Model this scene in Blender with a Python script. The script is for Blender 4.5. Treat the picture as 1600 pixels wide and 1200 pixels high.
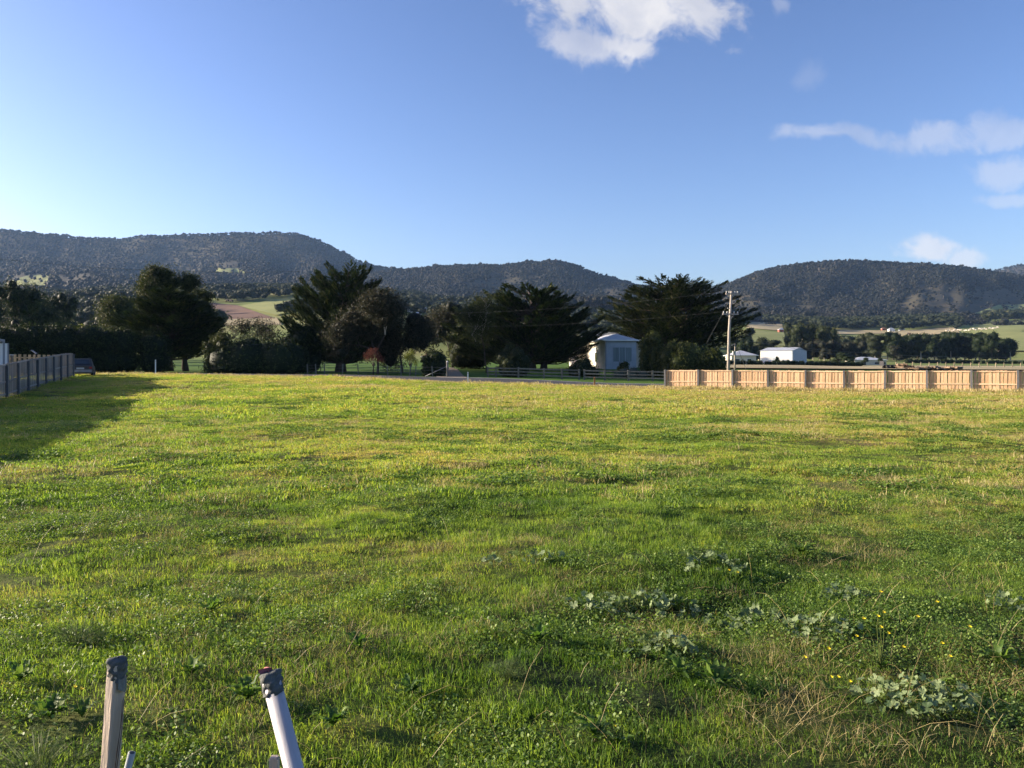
import bpy, math, random
import numpy as np
from mathutils import Vector, Matrix

# ------------------------------------------------------------------ set-up
SC = bpy.context.scene
COL = SC.collection
for o in list(bpy.data.objects):
    bpy.data.objects.remove(o)
R = math.radians
F = 1256.0            # focal length in photograph pixels
HY = 573.0            # horizon row
EYE = 1.6

cam_d = bpy.data.cameras.new("camera")
cam = bpy.data.objects.new("camera", cam_d)
COL.objects.link(cam)
cam.location = (0, 0, EYE)
cam.rotation_euler = (R(90), 0, 0)
cam_d.sensor_width = 36
cam_d.lens = 36 * F / 1600
cam_d.shift_y = -(600 - HY) / 1600
cam_d.clip_start = 0.05
cam_d.clip_end = 60000
SC.camera = cam

SUN_EL = 14.3
SUN_AZ = -80.0        # degrees from +Y towards +X
SKY_STRENGTH = 0.07
SUN_STRENGTH = 5.0
SC.view_settings.view_transform = 'Standard'
SC.view_settings.look = 'None'
SC.view_settings.gamma = 1
SC.view_settings.use_curve_mapping = False
SC.view_settings.exposure = 1.55
SC.cycles.use_denoising = True
SC.cycles.max_bounces = 6
SC.cycles.diffuse_bounces = 3
SC.cycles.glossy_bounces = 2
SC.cycles.transmission_bounces = 4
SC.cycles.volume_bounces = 0
SC.cycles.transparent_max_bounces = 8

sv = Vector((math.sin(R(SUN_AZ)) * math.cos(R(SUN_EL)), math.cos(R(SUN_AZ)) * math.cos(R(SUN_EL)), math.sin(R(SUN_EL))))
sun_d = bpy.data.lights.new("sun", 'SUN')
sun_d.energy = SUN_STRENGTH
sun_d.angle = R(0.5)
sun_d.color = (1.0, 0.86, 0.66)
sun = bpy.data.objects.new("sun", sun_d)
COL.objects.link(sun)
sun.rotation_euler = sv.to_track_quat('Z', 'Y').to_euler()


class NT:
    """small node-tree writer"""
    def __init__(s, tree):
        s.t = tree
        s.n = tree.nodes
        s.l = tree.links

    def node(s, typ, **kw):
        nd = s.n.new(typ)
        for k, v in kw.items():
            setattr(nd, k, v)
        return nd

    def put(s, sock, v):
        if hasattr(v, 'is_output') or isinstance(v, bpy.types.NodeSocket):
            s.l.new(v, sock)
        elif v is not None:
            sock.default_value = v

    def math(s, op, a, b=None, c=None, clamp=False):
        nd = s.node('ShaderNodeMath', operation=op)
        nd.use_clamp = clamp
        s.put(nd.inputs[0], a)
        if b is not None: s.put(nd.inputs[1], b)
        if c is not None: s.put(nd.inputs[2], c)
        return nd.outputs[0]

    def noise(s, vec, scale, detail=4, rough=0.55, w=None):
        nd = s.node('ShaderNodeTexNoise')
        if vec is not None: s.l.new(vec, nd.inputs['Vector'])
        nd.inputs['Scale'].default_value = scale
        nd.inputs['Detail'].default_value = detail
        nd.inputs['Roughness'].default_value = rough
        return nd.outputs['Fac']

    def ramp(s, fac, stops):
        nd = s.node('ShaderNodeValToRGB')
        e = nd.color_ramp.elements
        while len(e) > 1: e.remove(e[-1])
        for i, (p, c) in enumerate(stops):
            if i == 0: el = e[0]; el.position = p
            else: el = e.new(p)
            el.color = tuple(c) + (1,) if len(c) == 3 else c
        s.put(nd.inputs[0], fac)
        return nd.outputs[0]

    def mix(s, fac, a, b, blend='MIX'):
        nd = s.node('ShaderNodeMix', data_type='RGBA', blend_type=blend)
        s.put(nd.inputs[0], fac)
        for i, v in ((6, a), (7, b)):
            if isinstance(v, (tuple, list)): v = tuple(v) + (1,) if len(v) == 3 else v
            s.put(nd.inputs[i], v)
        return nd.outputs[2]

    def mapr(s, v, a, b, c=0.0, d=1.0, smooth=False):
        nd = s.node('ShaderNodeMapRange', clamp=True)
        if smooth: nd.interpolation_type = 'SMOOTHSTEP'
        s.put(nd.inputs[0], v)
        for i, x in enumerate((a, b, c, d)):
            s.put(nd.inputs[i + 1], x)
        return nd.outputs[0]


# ------------------------------------------------------------------ sky
W = bpy.data.worlds.new("World")
SC.world = W
W.use_nodes = True
W.node_tree.nodes.clear()
w = NT(W.node_tree)
sky = w.node('ShaderNodeTexSky', sky_type='NISHITA')
sky.sun_disc = False
sky.sun_elevation = R(SUN_EL)
sky.sun_rotation = R(SUN_AZ)
sky.altitude = 0
sky.air_density = 1.0
sky.dust_density = 1.3
sky.ozone_density = 4.0
tc = w.node('ShaderNodeTexCoord')
sep = w.node('ShaderNodeSeparateXYZ')
w.l.new(tc.outputs['Generated'], sep.inputs[0])
yy = w.math('MAXIMUM', sep.outputs[1], 0.05)
gx = w.math('DIVIDE', sep.outputs[0], yy)
gz = w.math('DIVIDE', sep.outputs[2], yy)
comb = w.node('ShaderNodeCombineXYZ')
w.l.new(gx, comb.inputs[0]); w.l.new(gz, comb.inputs[1])
warpn = w.node('ShaderNodeTexNoise'); warpn.inputs['Scale'].default_value = 9; warpn.inputs['Detail'].default_value = 3
w.l.new(comb.outputs[0], warpn.inputs['Vector'])
sub = w.node('ShaderNodeVectorMath', operation='SUBTRACT'); w.l.new(warpn.outputs['Color'], sub.inputs[0]); sub.inputs[1].default_value = (.5, .5, .5)
scl = w.node('ShaderNodeVectorMath', operation='SCALE'); w.l.new(sub.outputs[0], scl.inputs[0]); scl.inputs['Scale'].default_value = 0.07
add = w.node('ShaderNodeVectorMath', operation='ADD'); w.l.new(comb.outputs[0], add.inputs[0]); w.l.new(scl.outputs[0], add.inputs[1])
sp2 = w.node('ShaderNodeSeparateXYZ'); w.l.new(add.outputs[0], sp2.inputs[0])
fbm = w.noise(add.outputs[0], 14, 7, 0.6)
fbm_s = w.noise(add.outputs[0], 34, 5, 0.6)
# centre x, centre y, half sizes (photograph pixels), opacity
CLOUDS = [(985, 15, 175, 62, 1.0), (900, 5, 95, 50, 1.0), (975, 66, 70, 36, .9), (920, 75, 95, 34, .7), (1085, -15, 85, 62, 1.0), (1000, -90, 220, 80, 1.0),
          (1310, 212, 120, 20, .34), (1450, 216, 130, 24, .36), (1580, 203, 100, 30, .34), (1590, 260, 85, 24, .36), (1598, 308, 70, 16, .32),
          (1262, 122, 34, 22, .10), (1450, 390, 60, 30, .75), (1500, 406, 42, 20, .6), (1218, 4, 26, 16, .25)]
tot = None
for cx, cy, rx, ry, op in CLOUDS:
    ax = w.math('DIVIDE', w.math('SUBTRACT', sp2.outputs[0], (cx - 800) / F), rx / F)
    az = w.math('DIVIDE', w.math('SUBTRACT', sp2.outputs[1], (HY - cy) / F), ry / F)
    rr = w.math('SQRT', w.math('ADD', w.math('MULTIPLY', ax, ax), w.math('MULTIPLY', az, az)))
    m = w.math('SUBTRACT', 1.15, rr)
    m = w.math('ADD', m, w.math('MULTIPLY', w.math('SUBTRACT', fbm, 0.5), 2.2))
    m = w.math('ADD', m, w.math('MULTIPLY', w.math('SUBTRACT', fbm_s, 0.5), 1.1))
    m = w.mapr(m, 0.12, 0.85, 0, op, True)
    tot = m if tot is None else w.math('MAXIMUM', tot, m)
# never behind the camera
tot = w.math('MULTIPLY', tot, w.mapr(sep.outputs[1], 0.1, 0.3))
shade = w.math('ADD', w.math('MULTIPLY', w.noise(add.outputs[0], 9, 5), 1.15), w.math('MULTIPLY', w.math('SUBTRACT', 0.36, sp2.outputs[1]), 1.0))
ccol = w.ramp(shade, [(0.28, (2.6, 2.75, 3.3)), (0.48, (3.4, 3.45, 3.8)), (0.66, (4.4, 4.3, 4.35))])
gam = w.node('ShaderNodeGamma')
w.l.new(w.mix(1.0, sky.outputs[0], (1.0, .93, 1.08, 1), 'MULTIPLY'), gam.inputs[0])
gam.inputs[1].default_value = 1.38
SKYGAIN = w.mix(1.0, gam.outputs[0], (1.12, .89, .68, 1), 'MULTIPLY')
mixc = w.mix(tot, SKYGAIN, ccol)
bg = w.node('ShaderNodeBackground')
w.l.new(mixc, bg.inputs[0])
bg.inputs[1].default_value = SKY_STRENGTH
wo = w.node('ShaderNodeOutputWorld')
w.l.new(bg.outputs[0], wo.inputs[0])

# ------------------------------------------------------------------ helpers
rng = np.random.default_rng(7)


def hash2(ix, iy, seed):
    h = (ix.astype(np.int64) * 374761393 + iy.astype(np.int64) * 668265263 + seed * 1442695041) & 0x7fffffff
    h = ((h ^ (h >> 13)) * 1274126177) & 0x7fffffff
    h = (h ^ (h >> 16)) & 0xffffff
    return h / float(0xffffff)


def vnoise(x, y, seed=0):
    x = np.asarray(x, float); y = np.asarray(y, float)
    ix = np.floor(x); iy = np.floor(y)
    fx = x - ix; fy = y - iy
    fx = fx * fx * (3 - 2 * fx); fy = fy * fy * (3 - 2 * fy)
    a = hash2(ix, iy, seed); b = hash2(ix + 1, iy, seed); c = hash2(ix, iy + 1, seed); d = hash2(ix + 1, iy + 1, seed)
    return (a * (1 - fx) + b * fx) * (1 - fy) + (c * (1 - fx) + d * fx) * fy - .5


def fbm2(x, y, seed=0, oct=4, gain=.5):
    s = 0; a = 1.0
    for i in range(oct):
        s = s + a * vnoise(x * 2 ** i, y * 2 ** i, seed + i * 17); a *= gain
    return s


def sm(x, a, b):
    t = np.clip((x - a) / (b - a), 0, 1)
    return t * t * (3 - 2 * t)


# terrain: rows of the table are distances, columns bearings (photograph columns), entries the row the ground is seen at
TU = np.array([-400, 0, 200, 500, 740, 1000, 1150, 1350, 1600, 1900.])
TD = np.array([60, 68, 75, 85, 100, 125, 150, 250, 400, 700, 1000, 1500, 2200, 5200.])
TY = np.array([
    [591, 590, 590, 592, 603, 609, 609, 610, 610, 610],
    [589, 588, 586.5, 590.5, 599.5, 605, 606, 606, 607, 607],
    [586, 584.5, 583.5, 586, 591, 597.5, 600, 602, 603, 603],
    [584, 583, 583, 585, 588.5, 592, 596, 598, 598, 598],
    [579, 578, 577.5, 578, 577, 576, 585, 590, 591, 591],
    [575, 574, 574, 574, 572, 571, 576, 583, 584, 584],
    [572, 570, 570, 570, 568, 568, 572, 578, 580, 580],
    [560, 556, 552, 552, 558, 566, 569, 571.5, 573, 573],
    [535, 528, 518, 514, 535, 550, 557, 560, 561, 561],
    [492, 488, 480, 474, 500, 512, 520, 527, 521, 515],
    [472, 470, 462, 458, 478, 498, 504, 509, 504, 498],
    [458, 456, 452, 450, 466, 488, 496, 500, 494, 486],
    [452, 450, 448, 448, 460, 480, 490, 492, 488, 480],
    [540, 540, 540, 540, 540, 540, 540, 540, 540, 540]])


def table_y(u, d):
    u = np.clip(u, TU[0], TU[-1] - 1e-6); ld = np.log(np.clip(d, TD[0], TD[-1] - 1))
    LD = np.log(TD)
    iu = np.clip(np.searchsorted(TU, u, side='right') - 1, 0, len(TU) - 2)
    idd = np.clip(np.searchsorted(LD, ld, side='right') - 1, 0, len(TD) - 2)
    fu = (u - TU[iu]) / (TU[iu + 1] - TU[iu]); fd = (ld - LD[idd]) / (LD[idd + 1] - LD[idd])
    fu = fu * fu * (3 - 2 * fu)
    return (TY[idd, iu] * (1 - fu) + TY[idd, iu + 1] * fu) * (1 - fd) + (TY[idd + 1, iu] * (1 - fu) + TY[idd + 1, iu + 1] * fu) * fd


def ground_z(x, y, fine=True):
    x = np.asarray(x, float); y = np.asarray(y, float)
    r = np.hypot(x, y)
    th = np.arctan2(x, y)
    thc = np.clip(th, -R(45), R(48))
    d = r * np.cos(thc)
    u = 800 + F * np.tan(thc)
    zf = EYE + (HY - table_y(u, d)) / F * np.clip(d, TD[0], TD[-1])
    z60 = zf
    # the near field
    zn = 0.0 * x
    near_far = EYE + (HY - table_y(u, np.full_like(d, 60.0))) / F * 60.0
    zn = near_far * sm(d, 30, 60) - 0.32 * np.exp(-((x + 27) / 13) ** 2 - ((y - 38) / 15) ** 2) * (1 - sm(d, 50, 60))
    k = sm(d, 59, 61)
    z = zn * (1 - k) + zf * k
    big = fbm2(x / 9, y / 9, 3, 3) * 0.16 * (1 - sm(d, 40, 58))
    z = z + big * sm(r, 4, 14)
    z = z + fbm2(x / 120, y / 120, 9, 3) * 5 * sm(d, 260, 700)
    if fine:
        q = (1 - sm(d, 55, 62))
        z = z + q * (fbm2(x / 1.3, y / 1.3, 21, 3) * 0.10 + fbm2(x / .32, y / .32, 31, 2) * 0.04 + fbm2(x / 3.2, (y + .25 * x) / .75, 41, 3) * 0.055)
    return z


def gz1(x, y):
    return float(ground_z(np.array([x]), np.array([y]))[0])


def gx1(px, D):
    return (px - 800) / F * D


def zz(py, D):
    return EYE + (HY - py) / F * D


def mesh_np(name, V, Fc, mat=None, attrs=None, smooth=False):
    """V (n,3); Fc (m,3) or (m,4) array of faces"""
    me = bpy.data.meshes.new(name)
    V = np.asarray(V, np.float32); Fc = np.asarray(Fc, np.int32)
    k = Fc.shape[1]
    me.vertices.add(len(V)); me.vertices.foreach_set('co', V.ravel())
    me.loops.add(Fc.size); me.loops.foreach_set('vertex_index', Fc.ravel())
    me.polygons.add(len(Fc))
    me.polygons.foreach_set('loop_start', np.arange(0, Fc.size, k, dtype=np.int32))
    if smooth:
        me.polygons.foreach_set('use_smooth', np.ones(len(Fc), bool))
    if attrs:
        for an, av in attrs.items():
            a = me.attributes.new(an, 'FLOAT', 'POINT'); a.data.foreach_set('value', np.asarray(av, np.float32))
    me.update(calc_edges=True)
    if mat: me.materials.append(mat)
    return me


def link(name, me, parent=None, loc=None):
    o = bpy.data.objects.new(name, me)
    COL.objects.link(o)
    if parent is not None: o.parent = parent
    if loc is not None: o.location = loc
    return o


def tag(o, label=None, cat=None, group=None, kind=None):
    if label: o['label'] = label
    if cat: o['category'] = cat
    if group: o['group'] = group
    if kind: o['kind'] = kind
    return o


def thing(name, label, cat, loc, rz=0, group=None):
    o = bpy.data.objects.new(name, None)
    COL.objects.link(o)
    o.location = loc; o.rotation_euler = (0, 0, rz); o.empty_display_size = .3
    return tag(o, label, cat, group)


class MB:
    """mesh builder: collects boxes, tubes and faces"""
    def __init__(s): s.v = []; s.f = []

    def face(s, pts):
        i = len(s.v); s.v += [tuple(p) for p in pts]; s.f.append(tuple(range(i, i + len(pts)))); return s

    def box(s, x0, x1, y0, y1, z0, z1, bev=0.0, M=None):
        i = len(s.v)
        P = [(x0, y0, z0), (x1, y0, z0), (x1, y1, z0), (x0, y1, z0), (x0, y0, z1), (x1, y0, z1), (x1, y1, z1), (x0, y1, z1)]
        if M is not None: P = [tuple(M @ Vector(p)) for p in P]
        s.v += P
        s.f += [(i, i + 3, i + 2, i + 1), (i + 4, i + 5, i + 6, i + 7), (i, i + 1, i + 5, i + 4), (i + 1, i + 2, i + 6, i + 5), (i + 2, i + 3, i + 7, i + 6), (i + 3, i, i + 4, i + 7)]
        return s

    def tube(s, pts, rad, n=8, caps=True):
        pts = [Vector(p) for p in pts]
        if not hasattr(rad, '__len__'): rad = [rad] * len(pts)
        base = len(s.v)
        ref = Vector((0, 0, 1))
        for k, p in enumerate(pts):
            a = pts[max(0, k - 1)]; b = pts[min(len(pts) - 1, k + 1)]
            t = (b - a).normalized()
            r_ = ref if abs(t.dot(ref)) < .95 else Vector((1, 0, 0))
            u = t.cross(r_).normalized(); v = t.cross(u)
            for j in range(n):
                an = 2 * math.pi * j / n
                s.v.append(tuple(p + (u * math.cos(an) + v * math.sin(an)) * rad[k]))
        for k in range(len(pts) - 1):
            for j in range(n):
                a = base + k * n + j; b = base + k * n + (j + 1) % n
                s.f.append((a, b, b + n, a + n))
        if caps:
            s.f.append(tuple(base + j for j in range(n))[::-1])
            s.f.append(tuple(base + (len(pts) - 1) * n + j for j in range(n)))
        return s

    def mesh(s, name, mat, smooth=False):
        me = bpy.data.meshes.new(name); me.from_pydata(s.v, [], s.f)
        me.materials.append(mat)
        if smooth:
            for p in me.polygons: p.use_smooth = True
        me.update()
        return me

    def build(s, name, mat, parent=None, smooth=False, loc=None):
        return link(name, s.mesh(name, mat, smooth), parent, loc)


# ------------------------------------------------------------------ materials
def mat_base(name):
    m = bpy.data.materials.new(name); m.use_nodes = True
    m.node_tree.nodes.clear()
    n = NT(m.node_tree)
    out = n.node('ShaderNodeOutputMaterial')
    return m, n, out


def plain(name, col, rough=.8, var=.25, scale=3.0, metal=0.0, spec=.3, col2=None, bump=0.0, bscale=40, stretch=None):
    m, n, out = mat_base(name)
    p = n.node('ShaderNodeBsdfPrincipled')
    tcd = n.node('ShaderNodeTexCoord'); vec = tcd.outputs['Object']
    if stretch:
        mp = n.node('ShaderNodeMapping'); n.l.new(vec, mp.inputs[0]); mp.inputs['Scale'].default_value = stretch; vec = mp.outputs[0]
    f = n.noise(vec, scale, 5, .6)
    oi = n.node('ShaderNodeObjectInfo')
    f = n.math('ADD', n.math('MULTIPLY', f, .75), n.math('MULTIPLY', oi.outputs['Random'], .25))
    c2 = col2 or tuple(c * (1 - var * 1.6) for c in col)
    c1 = tuple(min(1, c * (1 + var * .6)) for c in col)
    c = n.ramp(f, [(.3, c2), (.62, c1)])
    n.l.new(c, p.inputs['Base Color'])
    p.inputs['Roughness'].default_value = rough
    p.inputs['Metallic'].default_value = metal
    p.inputs['Specular IOR Level'].default_value = spec
    if bump:
        b = n.node('ShaderNodeBump'); b.inputs['Strength'].default_value = bump; b.inputs['Distance'].default_value = .01
        n.l.new(n.noise(vec, bscale, 4), b.inputs['Height']); n.l.new(b.outputs[0], p.inputs['Normal'])
    n.l.new(p.outputs[0], out.inputs[0])
    return m


def leafmat(name, c1, c2, trans=.35, rough=.6, spec=.15, rnd=False, c3=None, ns=.5, na=.8):
    m, n, out = mat_base(name)
    a = n.node('ShaderNodeAttribute', attribute_name='var')
    v = a.outputs['Fac']
    if rnd:
        oi = n.node('ShaderNodeObjectInfo')
        v = n.math('ADD', n.math('MULTIPLY', v, .5), n.math('MULTIPLY', oi.outputs['Random'], .5))
    g = n.node('ShaderNodeNewGeometry')
    v = n.math('ADD', v, n.math('MULTIPLY', n.math('SUBTRACT', n.noise(g.outputs['Position'], ns, 3), .5), na))
    st = [(.05, c1), (.75, c2)] + ([(.95, c3)] if c3 else [])
    c = n.ramp(v, st)
    p = n.node('ShaderNodeBsdfPrincipled')
    n.l.new(c, p.inputs['Base Color']); p.inputs['Roughness'].default_value = rough; p.inputs['Specular IOR Level'].default_value = spec
    t = n.node('ShaderNodeBsdfTranslucent')
    n.l.new(n.mix(1.0, c, (1.15, 1.2, .7, 1), 'MULTIPLY'), t.inputs[0])
    mx = n.node('ShaderNodeMixShader'); mx.inputs[0].default_value = trans
    n.l.new(p.outputs[0], mx.inputs[1]); n.l.new(t.outputs[0], mx.inputs[2]); n.l.new(mx.outputs[0], out.inputs[0])
    return m


def field_colour(n, pos):
    """colour of the field by place: greener and drier patches; shared by the ground and the grass"""
    mp = n.node('ShaderNodeMapping'); n.l.new(pos, mp.inputs[0]); mp.inputs['Rotation'].default_value = (0, 0, .35); mp.inputs['Scale'].default_value = (.8, 1.25, 1)
    v = mp.outputs[0]
    sp = n.node('ShaderNodeSeparateXYZ'); n.l.new(pos, sp.inputs[0])
    a = n.noise(v, .16, 5, .6); b = n.noise(v, .9, 4, .6); c = n.noise(v, 5.0, 3, .6)
    f = n.math('ADD', n.math('MULTIPLY', a, .5), n.math('ADD', n.math('MULTIPLY', b, .32), n.math('MULTIPLY', c, .18)))
    # drier towards the far edge and the right-hand fence, greener on the left and near
    dry = n.mapr(sp.outputs[1], 6, 50, -.05, .045)
    dryx = n.math('MULTIPLY', n.mapr(sp.outputs[0], -6, 9, -.01, .075), n.mapr(sp.outputs[1], 6, 11, .1, 1))
    f = n.math('ADD', n.math('MULTIPLY', n.math('SUBTRACT', f, .5), 1.6), .5)
    near_green = n.math('MULTIPLY', n.mapr(sp.outputs[1], 5, 11, -.10, 0), n.mapr(sp.outputs[0], -1.5, 2.0, 0, 1))
    f = n.math('ADD', f, near_green)
    f = n.math('ADD', f, n.math('ADD', dry, dryx))
    return f


GRN_D = (.055, .120, .022); GRN = (.18, .275, .048); YEL = (.275, .355, .060); DRY = (.47, .40, .18)


def grassmat(name, kind):
    m, n, out = mat_base(name)
    g = n.node('ShaderNodeNewGeometry')
    f = field_colour(n, g.outputs['Position'])
    a = n.node('ShaderNodeAttribute', attribute_name='var')
    f = n.math('ADD', f, n.math('MULTIPLY', n.math('SUBTRACT', a.outputs['Fac'], .5), .22))
    if kind == 'grass':
        c = n.ramp(f, [(.30, GRN_D), (.43, GRN), (.53, YEL), (.61, (.35, .31, .10)), (.70, (.42, .33, .16))])
        tr = .5
    elif kind == 'dry':
        c = n.ramp(a.outputs['Fac'], [(.0, (.22, .17, .07)), (.6, (.42, .35, .16)), (1, (.52, .46, .26))]); tr = .3
    else:
        c = n.ramp(a.outputs['Fac'], [(.0, (.055, .11, .022)), (.6, (.14, .225, .045)), (1, (.24, .32, .085))]); tr = .4
    p = n.node('ShaderNodeBsdfPrincipled'); n.l.new(c, p.inputs['Base Color']); p.inputs['Roughness'].default_value = .5; p.inputs['Specular IOR Level'].default_value = .25
    t = n.node('ShaderNodeBsdfTranslucent'); n.l.new(n.mix(1.0, c, (1.35, 1.35, .6, 1), 'MULTIPLY'), t.inputs[0])
    mx = n.node('ShaderNodeMixShader'); mx.inputs[0].default_value = tr
    n.l.new(p.outputs[0], mx.inputs[1]); n.l.new(t.outputs[0], mx.inputs[2]); n.l.new(mx.outputs[0], out.inputs[0])
    return m


def groundmat():
    m, n, out = mat_base('ground')
    g = n.node('ShaderNodeNewGeometry')
    pos = g.outputs['Position']
    f = field_colour(n, pos)
    fine = n.noise(pos, 14, 4, .7)
    f = n.math('ADD', f, n.math('MULTIPLY', n.math('SUBTRACT', fine, .5), .2))
    near = n.ramp(f, [(.30, (.018, .030, .009)), (.45, (.075, .098, .02)), (.56, (.12, .115, .035)), (.7, (.2, .155, .075))])
    # the valley beyond the road: pasture, dry paddocks
    big = n.noise(pos, .006, 4, .6)
    bigm = n.noise(pos, .05, 4, .6)
    fv = n.math('ADD', n.math('MULTIPLY', big, .7), n.math('MULTIPLY', bigm, .3))
    far = n.ramp(fv, [(.35, (.12, .165, .045)), (.5, (.19, .22, .065)), (.62, (.30, .27, .12))])
    lawn = n.ramp(n.noise(pos, .6, 4), [(.3, (.05, .105, .015)), (.7, (.095, .17, .025))])
    sp = n.node('ShaderNodeSeparateXYZ'); n.l.new(pos, sp.inputs[0])
    c = n.mix(n.mapr(sp.outputs[1], 66, 74), near, lawn)
    c = n.mix(n.mapr(sp.outputs[1], 150, 230), c, far)
    p = n.node('ShaderNodeBsdfPrincipled'); n.l.new(c, p.inputs['Base Color']); p.inputs['Roughness'].default_value = .95; p.inputs['Specular IOR Level'].default_value = .1
    b = n.node('ShaderNodeBump'); b.inputs['Strength'].default_value = .8; b.inputs['Distance'].default_value = .05
    n.l.new(n.noise(pos, 9, 6, .7), b.inputs['Height']); n.l.new(b.outputs[0], p.inputs['Normal'])
    n.l.new(p.outputs[0], out.inputs[0])
    return m


def worldmat(name, stops, scale, rough=.9, scale2=None, stretch=None):
    m, n, out = mat_base(name)
    g = n.node('ShaderNodeNewGeometry'); pos = g.outputs['Position']
    if stretch:
        mp = n.node('ShaderNodeMapping'); n.l.new(pos, mp.inputs[0]); mp.inputs['Scale'].default_value = stretch; pos = mp.outputs[0]
    f = n.noise(pos, scale, 5, .6)
    if scale2: f = n.math('ADD', n.math('MULTIPLY', f, .5), n.math('MULTIPLY', n.noise(pos, scale2, 3), .5))
    p = n.node('ShaderNodeBsdfPrincipled'); n.l.new(n.ramp(f, stops), p.inputs['Base Color']); p.inputs['Roughness'].default_value = rough; p.inputs['Specular IOR Level'].default_value = .15
    n.l.new(p.outputs[0], out.inputs[0])
    return m


M = {}
M['ground'] = groundmat()
M['grass'] = grassmat('grass', 'grass'); M['dry'] = grassmat('dry_grass', 'dry'); M['weed'] = grassmat('weed_leaf', 'weed')
M['asphalt'] = worldmat('asphalt', [(.3, (.045, .046, .05)), (.7, (.085, .085, .09))], 1.2, .85, 40)
M['line'] = worldmat('road_paint', [(.3, (.45, .45, .43)), (.7, (.75, .75, .72))], 3, .6)
M['gravel'] = worldmat('gravel', [(.3, (.16, .13, .09)), (.7, (.32, .27, .19))], 2.0, .95, 30)
M['hillground'] = worldmat('hill_ground', [(.3, (.028, .028, .018)), (.5, (.05, .046, .028)), (.7, (.10, .078, .045))], .008, .95, .05)
M['plough'] = worldmat('ploughed_earth', [(.3, (.13, .075, .05)), (.7, (.20, .125, .085))], .03, .95, .3)
M['pasture'] = worldmat('pasture', [(.3, (.17, .195, .06)), (.6, (.25, .265, .095)), (.8, (.34, .31, .14))], .015, .95, .08)
M['straw'] = worldmat('dry_paddock', [(.3, (.28, .23, .12)), (.7, (.45, .38, .22))], .02, .95, .1)
M['bark'] = plain('bark', (.06, .048, .038), .9, .4, 4, bump=.6, bscale=14, stretch=(3, 3, .5))
M['deadwood'] = plain('dead_wood', (.16, .14, .125), .8, .3, 3)
M['palebark'] = plain('pale_bark', (.42, .37, .31), .8, .4, 3, stretch=(2, 2, .4))
M['cypress'] = leafmat('cypress_foliage', (.009, .019, .007), (.032, .052, .016), .16, c3=(.072, .082, .026))
M['cypress2'] = leafmat('cypress_foliage_olive', (.010, .020, .008), (.036, .052, .017), .16, c3=(.082, .084, .03))
M['hedge'] = leafmat('hedge_foliage', (.009, .018, .007), (.030, .048, .014), .16, c3=(.06, .078, .024))
M['gum'] = leafmat('gum_foliage', (.017, .021, .013), (.044, .047, .030), .2, c3=(.075, .06, .04))
M['olive'] = leafmat('olive_foliage', (.016, .025, .009), (.050, .062, .019), .25, c3=(.085, .09, .03))
M['sunolive'] = leafmat('sunlit_shrub_foliage', (.030, .042, .013), (.10, .112, .032), .3)  # brighter olive: sunlight on the shrubs is put into the colour
M['lime'] = leafmat('lime_foliage', (.07, .10, .02), (.19, .20, .04), .4)
M['redleaf'] = leafmat('red_foliage', (.045, .015, .016), (.12, .04, .036), .4)
M['greyleaf'] = leafmat('grey_foliage', (.07, .09, .075), (.16, .18, .15), .3)
M['forest'] = leafmat('forest_foliage', (.012, .015, .012), (.023, .024, .018), .12, rnd=True, c3=(.048, .038, .029), ns=.005, na=1.3)
M['valley'] = leafmat('valley_foliage', (.013, .020, .010), (.042, .052, .024), .2, rnd=True, c3=(.10, .10, .04), ns=.02, na=1.4)
M['paling'] = plain('new_pine_paling', (.66, .445, .265), .75, .12, 2.5, col2=(.48, .30, .16), stretch=(6, 6, .8))
M['rail'] = plain('pine_rail', (.72, .52, .33), .75, .2, 2.5, stretch=(.8, 6, 6))
M['greypost'] = plain('weathered_post', (.12, .125, .13), .85, .25, 4)
M['greypaling'] = plain('grey_paling', (.28, .25, .22), .85, .3, 2.5, col2=(.15, .135, .12), stretch=(5, 5, .6))
M['tanpaling'] = plain('tan_paling', (.30, .24, .16), .85, .3, 2.5)
M['rail_w'] = plain('weathered_rail', (.13, .13, .12), .85, .3, 3)
M['polewood'] = plain('pole_wood', (.31, .28, .24), .85, .25, 2, stretch=(6, 6, .4))
M['white'] = plain('white_paint', (.78, .78, .75), .6, .06, 1.5)
M['cream'] = plain('cream_boards', (.62, .57, .47), .7, .1, 1.5)
M['shadewhite_grey'] = plain('shaded_white_and_grey', (.36, .40, .43), .7, .1, 1.5)  # blue-grey: shade put into white walls, plain grey on other parts
M['steelroof'] = plain('steel_roof', (.50, .52, .53), .45, .1, .8, metal=.2)
M['greyroof'] = plain('grey_roof', (.30, .31, .32), .6, .15, .8)
M['redroof'] = plain('red_roof', (.26, .13, .10), .8, .2, .8)
M['red'] = plain('red_shed', (.30, .085, .06), .7, .15, .5)
M['glass'] = plain('window_glass', (.03, .04, .05), .1, .1, 1, spec=.6)
M['curtain'] = plain('curtain', (.20, .25, .25), .8, .25, 3, stretch=(8, 8, .2))
M['darkmetal'] = plain('dark_metal', (.05, .05, .055), .5, .15, 3, metal=.3)
M['greymetal'] = plain('grey_metal', (.22, .23, .25), .5, .15, 3)
M['carpaint'] = plain('dark_car_paint', (.012, .013, .018), .5, .1, 3, spec=.6)
M['rubber'] = plain('rubber', (.02, .02, .02), .8, .1, 3)
M['lamp_red'] = plain('tail_lamp', (.25, .02, .015), .3, .1, 3)
M['orange'] = plain('orange_marker', (.42, .20, .07), .7, .2, 5)
M['wire'] = plain('wire', (.10, .10, .10), .6, .1, 3)
M['ceramic'] = plain('insulator', (.55, .55, .52), .4, .1, 3)
M['stakewood'] = plain('stake_wood', (.46, .39, .32), .8, .3, 6, col2=(.30, .245, .195), bump=.5, bscale=30, stretch=(3, 3, .35))
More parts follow.
